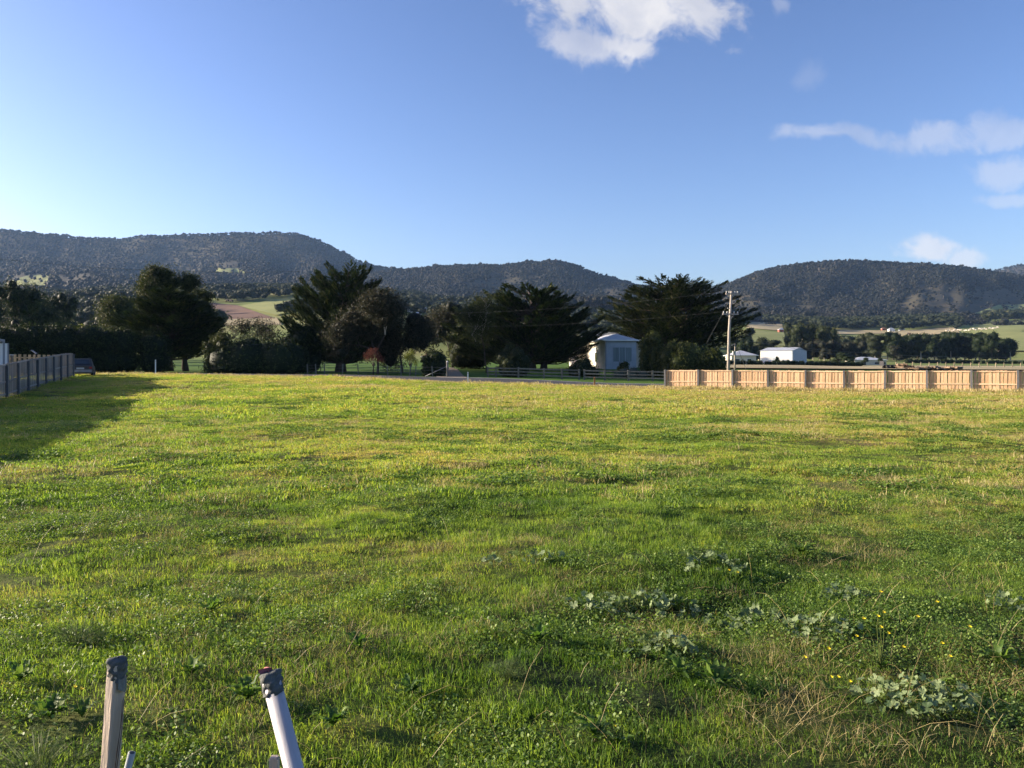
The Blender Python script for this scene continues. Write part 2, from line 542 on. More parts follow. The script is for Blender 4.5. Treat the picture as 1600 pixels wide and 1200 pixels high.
M['pvc'] = plain('white_pvc', (.40, .39, .41), .5, .22, 3, bump=.25, bscale=8, stretch=(4, 4, .6))
M['pvcgrey'] = plain('grey_pvc', (.30, .33, .32), .5, .12, 4)
M['tape'] = plain('grey_cloth_tape', (.13, .14, .13), .9, .4, 12, col2=(.05, .055, .055), bump=.8, bscale=60)
M['pink'] = plain('pink_tape', (.55, .19, .19), .7, .15, 8)
M['twig'] = plain('twig', (.10, .06, .045), .8, .3, 10)
M['mallow'] = leafmat('mallow_leaf', (.065, .11, .045), (.21, .27, .125), .3, spec=.3)
M['dock'] = leafmat('dock_leaf', (.06, .125, .02), (.16, .245, .045), .45, spec=.45)
M['fennel'] = leafmat('fennel_leaf', (.06, .10, .035), (.13, .18, .075), .4)
M['yellow'] = plain('yellow_petal', (.75, .60, .02), .6, .1, 4)
M['stalk'] = leafmat('stalk', (.12, .15, .04), (.30, .27, .11), .3)
M['timber'] = plain('stacked_timber', (.20, .14, .09), .8, .4, 2)
M['cow'] = plain('cow_hide', (.05, .035, .03), .8, .3, 3)
M['sheepwool'] = plain('sheep_wool', (.55, .50, .42), .95, .15, 3)

# ------------------------------------------------------------------ ground sheet
def build_ground():
    th = np.concatenate([np.linspace(-R(180), -R(40), 36, endpoint=False), np.linspace(-R(40), R(40), 340, endpoint=False), np.linspace(R(40), R(180), 36)])
    rr = np.concatenate([[0.0], np.geomspace(.6, 2.2, 8, endpoint=False), np.geomspace(2.2, 62, 360, endpoint=False), np.geomspace(62, 160, 60, endpoint=False), np.geomspace(160, 2300, 90, endpoint=False), np.geomspace(2300, 5200, 12)])
    T, RR = np.meshgrid(th, rr)
    X = RR * np.sin(T); Y = RR * np.cos(T)
    Z = ground_z(X, Y)
    nr, nc = X.shape
    V = np.stack([X, Y, Z], -1).reshape(-1, 3)
    i = np.arange(nr - 1)[:, None] * nc + np.arange(nc - 1)[None, :]
    i = i.ravel()
    Fq = np.stack([i, i + 1, i + nc + 1, i + nc], 1)[:, ::-1]
    return link('ground', mesh_np('ground', V, Fq, M['ground'], smooth=True))


tag(build_ground(), kind='structure')


# ------------------------------------------------------------------ hills
def interp(pts):
    a = np.array(pts, float)
    return lambda u: np.interp(u, a[:, 0], a[:, 1])


ridgeA = interp([(-500, 352), (0, 361), (60, 367), (130, 373), (190, 375), (230, 370), (300, 367), (380, 366), (440, 365), (470, 368), (500, 378), (530, 394), (560, 409), (600, 420), (700, 432), (900, 452), (1000, 470)])
ridgeB = interp([(480, 462), (540, 438), (590, 426), (640, 422), (680, 418), (720, 416), (780, 416), (820, 411), (870, 408), (900, 416), (930, 429), (960, 437), (990, 446), (1060, 456), (1150, 475)])
ridgeC = interp([(1040, 485), (1085, 466), (1120, 452), (1150, 441), (1180, 428), (1220, 417), (1270, 411), (1330, 408), (1400, 411), (1450, 414), (1500, 418), (1540, 424), (1580, 430), (1640, 442), (1750, 465), (1900, 480)])
ridgeD = interp([(1400, 470), (1480, 444), (1550, 425), (1580, 417), (1600, 415), (1700, 408), (1900, 420), (2000, 440)])
# profile: distance knots and how far up towards the ridge line each stands
HILLS = {
    'A': dict(u=(-500, 1000), base=(1150, 476), knots=[(0, 0), (.25, .26), (.62, .50), (.80, .66), (1.0, 1.0)], dr=3300, ridge=ridgeA, seed=40, na=1.0),
    'B': dict(u=(490, 1150), base=(1050, 492), knots=[(0, 0), (.3, .30), (.6, .52), (.85, .84), (1.0, 1.0)], dr=2400, ridge=ridgeB, seed=50, na=1.0),
    'C': dict(u=(1040, 1900), base=(1000, 512), knots=[(0, 0), (.3, .18), (.6, .50), (.88, .90), (1.0, 1.0)], dr=2100, ridge=ridgeC, seed=60, na=1.0),
    'D': dict(u=(1400, 2000), base=(2200, 480), knots=[(0, 0), (.5, .5), (1.0, 1.0)], dr=3600, ridge=ridgeD, seed=70, na=.5),
}


def hill_row(h, u, t):
    """t in 0..1 up to the ridge, 1..1.4 behind it -> (distance, photograph row)"""
    kn = np.array(h['knots'])
    y0 = h['base'][1]; d0 = h['base'][0]; dr = h['dr']
    d = d0 + (dr - d0) * t
    fr = np.interp(np.clip(t, 0, 1), kn[:, 0], kn[:, 1])
    ry = h['ridge'](u)
    s = h['seed']
    # spurs and gullies running down the slope, strongest half way up
    g = fbm2(u / 90, t * 1.5, s, 4, .55) * 1.0
    wgt = np.clip(t * (1.02 - t) * 4, 0, 1)
    fr = fr + g * .22 * wgt * h['na']
    y = y0 + (ry - y0) * fr
    back = np.clip(t - 1, 0, 1)
    y = y + back * 130
    y = y + fbm2(u / 14, t * 20, s + 5, 2) * 1.2 * (t > .97)
    return d, y


def hill_xyz(h, u, t):
    d, y = hill_row(h, u, t)
    x = (u - 800) / F * d
    z = EYE + (HY - y) / F * d
    return np.stack([x, d, z], -1)


HN = {'A': 'hill_range', 'B': 'hill', 'C': 'hill', 'D': 'hill'}
for k, h in HILLS.items():
    nu = int((h['u'][1] - h['u'][0]) / 6); nt = 110
    U, Tt = np.meshgrid(np.linspace(h['u'][0], h['u'][1], nu), np.linspace(-.06, 1.45, nt))
    V = hill_xyz(h, U, Tt).reshape(-1, 3)
    i = (np.arange(nt - 1)[:, None] * nu + np.arange(nu - 1)[None, :]).ravel()
    Fq = np.stack([i, i + 1, i + nu + 1, i + nu], 1)
    tag(link(HN[k], mesh_np(HN[k], V, Fq, M['hillground'], smooth=True)), kind='structure')


# ------------------------------------------------------------------ paddocks seen between the trees (quads given by bearing and row)
def inv_ground(u, y, dlo=90, dhi=2100):
    ds = np.geomspace(dlo, dhi, 400)
    z = ground_z((u - 800) / F * ds, ds, False)
    ys = HY - (z - EYE) * F / ds
    ys = np.minimum.accumulate(ys)
    return float(np.interp(-y, -ys, ds))


def inv_hill(h, u, y):
    t = np.linspace(-.05, 1, 300)
    d, ys = hill_row(h, np.full_like(t, u), t)
    ys = np.minimum.accumulate(ys)
    return float(np.interp(-y, -ys, t))


def quad_patch(name, q, mat, lift, hill=None, n=14):
    (a, b, c, d) = [np.array(p, float) for p in q]    # near-left, near-right, far-right, far-left
    V = []
    for i in range(n + 1):
        for j in range(n + 1):
            s, t = j / n, i / n
            p = (a * (1 - s) + b * s) * (1 - t) + (d * (1 - s) + c * s) * t
            if hill:
                tt = inv_hill(hill, p[0], p[1]); v = hill_xyz(hill, np.array([p[0]]), np.array([tt]))[0]; V.append((v[0], v[1], v[2] + lift))
            else:
                D = inv_ground(p[0], p[1]); x = (p[0] - 800) / F * D
                V.append((x, D, gz1(x, D) + lift))
    k = n + 1
    Fq = [(i * k + j, i * k + j + 1, (i + 1) * k + j + 1, (i + 1) * k + j) for i in range(n) for j in range(n)]
    return tag(link(name, mesh_np(name, V, Fq, mat, smooth=True)), kind='structure')


QUADS = []


def paddock(name, q, mat, lift=.5, hill=None):
    QUADS.append((hill, q))
    if mat is M['hillground']: return   # a thinly wooded slope: the hill itself shows
    return quad_patch(name, q, mat, lift, HILLS[hill] if hill else None)


paddock('ploughed_field', [(325, 500), (428, 498), (372, 478), (325, 473)], M['plough'])
paddock('pasture', [(374, 479), (432, 494), (486, 481), (470, 462)], M['pasture'], .7)
paddock('dry_paddock', [(325, 510), (440, 508), (432, 497), (325, 500)], M['straw'], .4)
paddock('pasture', [(655, 480), (712, 484), (722, 461), (680, 461)], M['pasture'], 1.0, 'B')
paddock('pasture', [(0, 446), (70, 447), (80, 428), (40, 432)], M['pasture'], 1.5, 'A')
paddock('pasture', [(330, 426), (385, 428), (375, 420), (335, 420)], M['pasture'], 1.5, 'A')
paddock('pasture', [(395, 452), (440, 456), (445, 444), (415, 445)], M['pasture'], 1.5, 'A')
paddock('pasture', [(720, 452), (830, 446), (820, 432), (780, 432)], M['hillground'], 1.5, 'B')
paddock('dry_paddock', [(1165, 513), (1225, 518), (1222, 506), (1170, 503)], M['straw'], .6)
paddock('dry_paddock', [(1290, 523), (1385, 522), (1385, 517), (1290, 516)], M['straw'], .6)
paddock('pasture', [(1380, 548), (1750, 552), (1750, 488), (1545, 506)], M['pasture'], .9)
paddock('dry_paddock', [(1380, 530), (1500, 522), (1490, 513), (1385, 520)], M['straw'], 1.4)
paddock('pasture', [(1060, 545), (1230, 547), (1225, 520), (1060, 516)], M['pasture'], .6)
paddock('dry_paddock', [(1100, 577), (1700, 580), (1700, 573.2), (1100, 571.6)], M['straw'], .25)
paddock('pasture', [(1385, 484), (1600, 490), (1640, 462), (1455, 446)], M['hillground'], 1.5, 'C')
paddock('pasture', [(1520, 492), (1700, 492), (1700, 474), (1560, 478)], M['pasture'], 2.0, 'C')


def in_quads(hill, u, y):
    m = np.zeros(len(u), bool)
    if hill:
        u0_, y0_ = u, y; u = u + fbm2(u0_ / 22, y0_ / 7, 300, 3) * 50; y = y + fbm2(u0_ / 18, y0_ / 9, 310, 3) * 16
    for hh, q in QUADS:
        if hh != hill: continue
        q = np.array(q, float); ins = np.ones(len(u), bool)
        sgn = None
        for i in range(4):
            a = q[i]; b = q[(i + 1) % 4]
            cr = (b[0] - a[0]) * (y - a[1]) - (b[1] - a[1]) * (u - a[0])
            ins &= cr <= 0
        m |= ins
    return m


# ------------------------------------------------------------------ foliage
def spray_template(seed, n=9):
    r = np.random.default_rng(seed)
    V = []; Fc = []
    for j in range(n):
        x0 = .75 * j / n; side = 1 if j % 2 else -1
        an = side * r.uniform(.25, .8); L = r.uniform(.3, .5); wd = r.uniform(.05, .09)
        zt = r.uniform(-.05, .12)
        dx, dy = math.cos(an), math.sin(an)
        p0 = (x0 - dy * wd, dx * wd, r.uniform(-.02, .02)); p1 = (x0 + dy * wd, -dx * wd, r.uniform(-.02, .02)); p2 = (x0 + dx * L, dy * L, zt)
        i = len(V); V += [p0, p1, p2]; Fc.append((i, i + 1, i + 2))
    return np.array(V), np.array(Fc)


def leaf_template(seed, n=4, spread=.5):
    r = np.random.default_rng(seed)
    V = []; Fc = []
    for j in range(n):
        c = r.normal(0, spread * .5, 3); a = r.normal(size=3); a /= np.linalg.norm(a); b = np.cross(a, r.normal(size=3)); b /= np.linalg.norm(b)
        L = r.uniform(.35, .6); wd = L * .34
        i = len(V); V += [c - a * L, c + b * wd, c + a * L, c - b * wd]; Fc += [(i, i + 1, i + 2), (i, i + 2, i + 3)]
    return np.array(V), np.array(Fc)


def cloud(P, Dr, S, templates, r, roll=None):
    """place a template at every point; returns V, F, var"""
    n = len(P)
    Dr = Dr / (np.linalg.norm(Dr, axis=1, keepdims=True) + 1e-9)
    up = np.tile([0, 0, 1.0], (n, 1)) + r.normal(0, .25 if roll is None else roll, (n, 3))
    Yv = np.cross(up, Dr); Yv /= (np.linalg.norm(Yv, axis=1, keepdims=True) + 1e-9)
    Zv = np.cross(Dr, Yv)
    VV = []; FF = []; AA = []; off = 0
    pick = r.integers(0, len(templates), n)
    for k, (tv, tf) in enumerate(templates):
        id_ = np.where(pick == k)[0]
        if len(id_) == 0: continue
        s = S[id_][:, None, None]
        v = P[id_][:, None, :] + s * (tv[None, :, 0:1] * Dr[id_][:, None, :] + tv[None, :, 1:2] * Yv[id_][:, None, :] + tv[None, :, 2:3] * Zv[id_][:, None, :])
        f = tf[None] + (np.arange(len(id_)) * len(tv))[:, None, None] + off
        a = np.repeat(r.random(len(id_)), len(tv))
        VV.append(v.reshape(-1, 3)); FF.append(f.reshape(-1, 3)); AA.append(a); off += len(id_) * len(tv)
    return np.concatenate(VV), np.concatenate(FF), np.concatenate(AA)


SPR = [spray_template(i) for i in range(5)]
LEAF = [leaf_template(i) for i in range(5)]
LEAFD = [leaf_template(20 + i, 6, 1.0) for i in range(4)]


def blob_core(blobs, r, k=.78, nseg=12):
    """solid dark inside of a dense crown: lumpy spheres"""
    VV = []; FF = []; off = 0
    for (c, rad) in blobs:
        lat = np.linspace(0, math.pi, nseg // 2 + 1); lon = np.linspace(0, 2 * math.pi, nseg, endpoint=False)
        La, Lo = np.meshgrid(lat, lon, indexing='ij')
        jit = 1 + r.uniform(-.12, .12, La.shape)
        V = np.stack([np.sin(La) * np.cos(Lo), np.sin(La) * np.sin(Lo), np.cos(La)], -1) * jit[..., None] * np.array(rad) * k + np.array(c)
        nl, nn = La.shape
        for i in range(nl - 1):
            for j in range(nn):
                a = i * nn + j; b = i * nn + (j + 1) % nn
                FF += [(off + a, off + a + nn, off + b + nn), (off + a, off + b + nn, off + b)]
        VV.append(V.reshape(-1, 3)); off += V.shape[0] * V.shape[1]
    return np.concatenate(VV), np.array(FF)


def crown_blobs(blobs, n, size, mat, r, templates=LEAF, core=.78, shell=(.72, 1.08), lump=.35):
    vol = np.array([(b[1][0] * b[1][1] + b[1][0] * b[1][2] + b[1][1] * b[1][2]) for b in blobs]); pr = vol / vol.sum()
    idx = r.choice(len(blobs), n, p=pr)
    dirs = r.normal(size=(n, 3)); dirs /= np.linalg.norm(dirs, axis=1, keepdims=True)
    C = np.array([b[0] for b in blobs])[idx]; Rd = np.array([b[1] for b in blobs])[idx]
    lu = vnoise(dirs[:, 0] * 3 + idx * 7, dirs[:, 1] * 3 + dirs[:, 2] * 5, 5) * lump * 2
    rad = r.uniform(shell[0], shell[1], n) * (1 + lu * .6)
    P = C + dirs * Rd * rad[:, None]
    Dr = dirs + r.normal(0, .5, (n, 3)) + np.array([0, 0, .3])
    V, Fc, A = cloud(P, Dr, r.uniform(.7, 1.3, n) * size, templates, r, .8)
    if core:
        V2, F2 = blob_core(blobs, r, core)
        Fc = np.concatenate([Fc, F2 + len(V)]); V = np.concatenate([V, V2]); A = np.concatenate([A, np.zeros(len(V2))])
    return V, Fc, A


def tube_np(lst, n=6):
    mb = MB()
    for pts, rad in lst: mb.tube(pts, rad, n)
    return mb


def place(px, D, lift=0):
    x = gx1(px, D)
    return (x, D, gz1(x, D) + lift)


def cypress(px, D, top, wl, wr, label, group=None, seed=1, trunks=((0, 0, .45),), mat='cypress', nb=90, sprays=6500, sweep=.55, env=((0, .35), (.15, .75), (.4, 1), (.7, .85), (.9, .55), (1, .15)), low=.1, size=.72, flat=1.0, depth=.8, name='cypress_tree', topx=None):
    """Monterey cypress: flat, up-swept sprays in layers. wl/wr: extent left and right of px in photograph pixels"""
    r = np.random.default_rng(seed)
    loc = place(px, D); k = D / F
    H = zz(top, D) - loc[2]
    Wl, Wr = wl * k, wr * k
    t = thing(name, label, 'tree', loc, 0, group)
    tx = 0 if topx is None else (topx - px) * k
    for (ox, lean, rad) in trunks:
        pts = [(ox, 0, -.3), (ox + lean * .25, 0, H * .12), (ox + lean * .6, .1, H * .35), (ox * .4 + lean + tx * .5, .2, H * .6), (tx * .8 + lean * .5, 0, H * .86)]
        tb = MB().tube(pts, [rad * 1.5, rad, rad * .8, rad * .5, rad * .15], 9)
        tb.build('trunk', M['bark'], t, True)
    E = np.array(env)
    brs = []; P = []; Dr = []; S = []
    lens = []
    data = []
    for i in range(nb):
        q = low + (1 - low) * ((i + .5) / nb) ** .9
        az = i * 2.39996 + r.uniform(-.4, .4)
        c, s_ = math.cos(az), math.sin(az)
        W_ = Wr if c > 0 else Wl
        rad = np.interp(q, E[:, 0], E[:, 1]) * r.uniform(.72, 1.1)
        end = np.array([tx * q + c * W_ * rad, s_ * (Wl + Wr) * .5 * depth * rad, min(H * 1.0, H * q * r.uniform(.92, 1.06))])
        hor = math.hypot(end[0] - tx * q, end[1])
        z0 = max(H * .08, end[2] - hor * sweep * r.uniform(.7, 1.3) - .3)
        st = np.array([tx * z0 / H * .8, 0, z0])
        mid = (st + end) / 2 + np.array([0, 0, -hor * .08])
        data.append((st, mid, end)); lens.append(np.linalg.norm(end - st))
    lens = np.array(lens); tot = lens.sum()
    bm = MB()
    for (st, mid, end), L in zip(data, lens):
        bm.tube([st, mid, end], [.11 + .012 * L, .06, .015], 5, False)
        n = max(6, int(sprays * L / tot))
        s = r.uniform(.22, 1.0, n) ** .75
        a = (1 - s)[:, None]; b = s[:, None]
        p = a * a * st + 2 * a * b * mid + b * b * end
        tan = (2 * a * (mid - st) + 2 * b * (end - mid)); tan /= np.linalg.norm(tan, axis=1, keepdims=True)
        lat = np.cross(tan, [0, 0, 1.0]); lat /= (np.linalg.norm(lat, axis=1, keepdims=True) + 1e-9)
        wd = L * .30 * (1.15 - s) + .35
        o = r.uniform(-1, 1, n) * wd
        p = p + lat * o[:, None] + np.array([0, 0, 1]) * r.normal(0, .16 * flat, n)[:, None]
        d = tan + lat * (np.sign(o) * .6)[:, None] + r.normal(0, .18, (n, 3)) + np.array([0, 0, .12])
        P.append(p); Dr.append(d); S.append(r.uniform(.6, 1.25, n) * size)
    bm.build('branches', M['bark'], t)
    V, Fc, A = cloud(np.concatenate(P), np.concatenate(Dr), np.concatenate(S), SPR, r)
    link('crown', mesh_np('crown', V, Fc, M[mat], {'var': A}), t)
    return t


def grow(r, p, d, L, rad, depth, segs, tips, up=.15, spread=.55, shrink=.74):
    q = p
    pts = [p]; rr_ = [rad]
    for k in range(3):
        d = d + r.normal(0, .13, 3) + np.array([0, 0, up * .3]); d /= np.linalg.norm(d)
        q = q + d * L / 3; pts.append(q); rr_.append(rad * (1 - .12 * (k + 1)))
    segs.append((pts, rr_))
    if depth == 0:
        tips.append((q, d)); return
    if depth <= 3: tips.append((pts[1], d)); tips.append((pts[2], d))
    for k in range(r.integers(2, 4)):
        dd = d + r.normal(0, spread, 3) + np.array([0, 0, up]); dd /= np.linalg.norm(dd)
        grow(r, q, dd, L * shrink * r.uniform(.8, 1.15), rad * .62, depth - 1, segs, tips, up, spread, shrink)


def gum(px, D, top, wpx, label, group=None, seed=1, mat='gum', bark='palebark', depth=5, leaves=2600, size=.28, name='gum_tree', trunk_r=.3, clump=.8, first=.28, dense=0, lean=0, zmin=.12):
    r = np.random.default_rng(seed)
    loc = place(px, D); k = D / F
    H = zz(top, D) - loc[2]; Wd = wpx * k
    t = thing(name, label, 'tree', loc, 0, group)
    segs = []; tips = []
    grow(r, np.array([0, 0, -.2]), np.array([lean, 0, 1.0]), H * first, trunk_r, depth, segs, tips)
    tp = np.array([a for a, b in tips])
    # fit the skeleton to the height and width
    sx = (Wd / 2) / max(1e-3, np.percentile(np.abs(tp[:, 0]), 92)); sz = (H - clump * .5) / tp[:, 2].max()
    scv = np.array([sx, sx * .85, sz])
    mb = MB(); tr = MB()
    def fit(q):
        q = q * scv; r2 = math.hypot(q[0], q[1]); lim = max(.1, Wd / 2 - clump * .6) * math.sqrt(max(.1, min(1, 1.15 - ((q[2] / H - .55) / .62) ** 2)))
        f_ = min(1, lim / (r2 + 1e-6)); return Vector((q[0] * f_, q[1] * f_, q[2]))
    for i, (pts, rr_) in enumerate(segs):
        low_seg = pts[0][2] * sz < H * .42
        (tr if low_seg else mb).tube([fit(q) for q in pts], [max(.02, a) for a in rr_], 6, low_seg)
    tr.build('trunk', M['bark'], t, True)
    mb.build('branches', M[bark], t, True)
    tp = tp * scv
    tp = tp[tp[:, 2] > H * zmin]
    q_ = np.hypot(tp[:, 0], tp[:, 1]); lim = np.maximum(.1, Wd / 2 - clump * .6) * np.sqrt(np.clip(1.15 - ((tp[:, 2] / H - .55) / .62) ** 2, .1, 1)); fq = np.minimum(1, lim / (q_ + 1e-6)); tp[:, 0] *= fq; tp[:, 1] *= fq
    idx = r.integers(0, len(tp), leaves)
    P = tp[idx] + r.normal(0, clump, (leaves, 3)) * np.array([1, 1, .7])
    Dr = r.normal(size=(leaves, 3)) + np.array([0, 0, -.4])
    V, Fc, A = cloud(P, Dr, r.uniform(.7, 1.3, leaves) * size, LEAFD, r, .8)
    if dense:
        bl = [(c, (clump * 1.2,) * 3) for c in tp[r.choice(len(tp), min(dense, len(tp)), replace=False)]]
        V2, F2 = blob_core(bl, r, .8, 8)
        Fc = np.concatenate([Fc, F2 + len(V)]); V = np.concatenate([V, V2]); A = np.concatenate([A, np.zeros(len(V2))])
    link('crown', mesh_np('crown', V, Fc, M[mat], {'var': A}), t)
    return t


def bush(px, D, top, wpx, label, group=None, seed=1, mat='olive', n=2600, size=.22, name='bush', nblob=9, depth=.8, stems=4, base=None, core=.76, cat='bush', flatb=.0):
    r = np.random.default_rng(seed)
    loc = place(px, D); k = D / F
    H = zz(top, D) - loc[2]; Wd = wpx * k / 2
    t = thing(name, label, cat, loc, 0, group)
    blobs = []
    for i in range(nblob):
        a = i * 2.4 + r.uniform(-.4, .4); rr_ = math.sqrt((i + .5) / nblob)
        bx = math.cos(a) * rr_ * Wd * .66; by = math.sin(a) * rr_ * Wd * .66 * depth
        top_here = H * (1 - .42 * rr_ ** 2 * (1 - flatb)) * r.uniform(.85, 1.0)
        br = Wd * r.uniform(.34, .48)
        bz = max(br * .5, top_here - br * .95)
        blobs.append(((bx, by, bz), (br, br * depth, min(br, top_here * .6))))
        blobs.append(((bx * .95, by, bz * .45), (br * .95, br * depth, max(bz * .5, .3))))
    V, Fc, A = crown_blobs(blobs, n, size, M[mat], r, core=core)
    keep = V[:, 2] > -.05
    V[:, 2] = np.maximum(V[:, 2], -.05)
    sb = MB()
    for i in range(stems):
        a = r.uniform(0, 6.28); e = (math.cos(a) * Wd * .4, math.sin(a) * Wd * .4, H * .5)
        sb.tube([(e[0] * .2, e[1] * .2, -.1), (e[0] * .5, e[1] * .5, H * .25), e], [.07, .05, .02], 5, False)
    sb.build('stem', M['bark'], t)
    link('foliage', mesh_np('foliage', V, Fc, M[mat], {'var': A}), t)
    return t


def hedge(pts, D_, heights, thick, label, mat='hedge', n=14000, size=.25, seed=1, name='hedge', core=.8):
    """a long clipped or wild hedge through (px, D) points with top rows"""
    r = np.random.default_rng(seed)
    px0, D0 = pts[0]
    loc = place(px0, D0)
    t = thing(name, label, 'hedge', loc)
    blobs = []
    for (pa, Da), (pb, Db), ta, tb in zip(pts[:-1], pts[1:], heights[:-1], heights[1:]):
        xa, xb = gx1(pa, Da), gx1(pb, Db)
        L = math.hypot(xb - xa, Db - Da); m = max(2, int(L / (thick * .55)))
        for i in range(m):
            s = (i + r.uniform(0, .6)) / m
            x = xa + (xb - xa) * s; y = Da + (Db - Da) * s
            g = gz1(x, y); top = EYE + (HY - (ta + (tb - ta) * s)) / F * y + r.uniform(-.35, .1)
            h = top - g
            z = 0.0
            while z < h:
                b = min(thick * r.uniform(.5, .65), h * .6)
                cz = min(z + b * .7, h - b * .85)
                blobs.append(((x - loc[0] + r.uniform(-.2, .2), y - loc[1] + r.uniform(-.3, .3), g - loc[2] + cz), (b * 1.1, b, b)))
                z += b * 1.1
                if cz >= h - b: break
    V, Fc, A = crown_blobs(blobs, n, size, M[mat], r, core=core)
    link('foliage', mesh_np('foliage', V, Fc, M[mat], {'var': A}), t)
    return t


# ------------------------------------------------------------------ geometry-node scatter (uncountable things only)
def scatter(name, P, rot, scl, idx, templates, label=None, cat=None):
    colx = bpy.data.collections.new(name + '_kinds')
    for i, me in enumerate(templates):
        o = bpy.data.objects.new('kind_%02d_%s' % (i, name), me); colx.objects.link(o)
    me = bpy.data.meshes.new(name)
    me.vertices.add(len(P)); me.vertices.foreach_set('co', np.asarray(P, np.float32).ravel())
    a = me.attributes.new('rot', 'FLOAT_VECTOR', 'POINT'); a.data.foreach_set('vector', np.asarray(rot, np.float32).ravel())
    a = me.attributes.new('scl', 'FLOAT_VECTOR', 'POINT'); a.data.foreach_set('vector', np.asarray(scl, np.float32).ravel())
    a = me.attributes.new('idx', 'INT', 'POINT'); a.data.foreach_set('value', np.asarray(idx, np.int32))
    me.update()
    o = link(name, me)
    tag(o, label, cat, kind='stuff')
    ng = bpy.data.node_groups.new(name, 'GeometryNodeTree')
    ng.interface.new_socket('Geometry', in_out='INPUT', socket_type='NodeSocketGeometry')
    ng.interface.new_socket('Geometry', in_out='OUTPUT', socket_type='NodeSocketGeometry')
    N = ng.nodes; L = ng.links
    gi = N.new('NodeGroupInput'); go = N.new('NodeGroupOutput')
    ci = N.new('GeometryNodeCollectionInfo'); ci.inputs[0].default_value = colx; ci.inputs['Separate Children'].default_value = True; ci.inputs['Reset Children'].default_value = True
    ip = N.new('GeometryNodeInstanceOnPoints'); ip.inputs['Pick Instance'].default_value = True
    def at(nm, dt):
        q = N.new('GeometryNodeInputNamedAttribute'); q.data_type = dt; q.inputs[0].default_value = nm
        return [s for s in q.outputs if s.enabled][0]
    L.new(gi.outputs[0], ip.inputs['Points']); L.new(ci.outputs[0], ip.inputs['Instance'])
    L.new(at('idx', 'INT'), ip.inputs['Instance Index'])
    er = N.new('FunctionNodeEulerToRotation')
    L.new(at('rot', 'FLOAT_VECTOR'), er.inputs[0]); L.new(er.outputs[0], ip.inputs['Rotation'])
    L.new(at('scl', 'FLOAT_VECTOR'), ip.inputs['Scale'])
    L.new(ip.outputs[0], go.inputs[0])
    md = o.modifiers.new('scatter', 'NODES'); md.node_group = ng
    return o


# ---- forest on the hills
def far_tree(seed, n=26, hgt=1.0, mat='forest', trunk=True, wid=.42):
    r = np.random.default_rng(seed)
    bl = []
    for i in range(4):
        bl.append(((r.uniform(-.2, .2) * wid * 2, r.uniform(-.2, .2) * wid * 2, r.uniform(.5, .82)), (wid * r.uniform(.5, .8), wid * r.uniform(.5, .8), r.uniform(.16, .28))))
    V, Fc, A = crown_blobs(bl, n, .13, M[mat], r, LEAF, core=.72)
    me = mesh_np('far_tree', V, Fc, M[mat], {'var': A})
    if trunk:
        me.materials.append(M['palebark'])
        b = len(me.polygons)
    return me


FT = [far_tree(i, 30) for i in range(5)]


def dead_tree(seed):
    r = np.random.default_rng(seed)
    mb = MB(); mb.tube([(0, 0, 0), (r.uniform(-.05, .05), 0, .6), (r.uniform(-.1, .1), 0, 1.05)], [.035, .026, .008], 4, False)
    for i in range(4):
        a = r.uniform(0, 6.28); z = r.uniform(.4, .85)
        mb.tube([(0, 0, z), (math.cos(a) * .2, math.sin(a) * .2, z + .25)], [.018, .006], 3, False)
    return mb.mesh('bare_tree', M['deadwood'])


FT += [dead_tree(3), dead_tree(4)]


def forest(k, n, hmin, hmax, seed, tmin=-.05, dens=None):
    h = HILLS[k]; r = np.random.default_rng(seed)
    u = r.uniform(h['u'][0] + 5, h['u'][1] - 5, n); t = r.uniform(tmin, 1.03, n)
    d, y = hill_row(h, u, t)
    m = ~in_quads(k, u, y) | (r.random(n) < .07)
    cl = fbm2(u / 60, y / 14, seed, 4)
    thr = np.interp(t, [0, .45, .75, 1], [.05, .14, .45, 1.2])
    m &= (cl < thr) | (r.random(n) < .10)
    u, t = u[m], t[m]
    # a thicker fringe on the skyline
    nf = int((h['u'][1] - h['u'][0]) * 1.5)
    u = np.concatenate([u, r.uniform(h['u'][0] + 5, h['u'][1] - 5, nf)]); t = np.concatenate([t, r.uniform(.985, 1.01, nf)])
    P = hill_xyz(h, u, t)
    m = len(u)
    H = r.uniform(hmin, hmax, m) * np.exp(r.normal(-.16, .24, m))
    P[:, 2] -= H * np.where(np.arange(m) >= m - nf, .24, .3)
    rot = np.zeros((m, 3)); rot[:, 2] = r.uniform(0, 6.28, m)
    scl = np.stack([H * r.uniform(.8, 1.25, m), H * r.uniform(.8, 1.25, m), H], 1)
    idx = np.where(r.random(m) < .05, r.integers(5, 7, m), r.integers(0, 5, m))
    return P, rot, scl, idx


parts = [forest('A', 44000, 9, 15, 1), forest('B', 26000, 7, 12, 2), forest('C', 38000, 5.5, 10, 3), forest('D', 7000, 9, 14, 4)]
for (nm, lb), pp in zip((('forest', 'dark eucalypt forest covering the long range on the left'), ('forest', 'eucalypt forest over the middle hill with the green spur'),
                         ('forest', 'brownish eucalypt forest over the rounded hill behind the power pole'), ('forest', 'trees along the farthest ridge at the picture\'s edge')), parts):
    scatter(nm, *pp, FT, lb, 'forest')

# ---- woodland on the valley floor
VT = [far_tree(30 + i, 60, mat='valley', wid=.5) for i in range(5)]


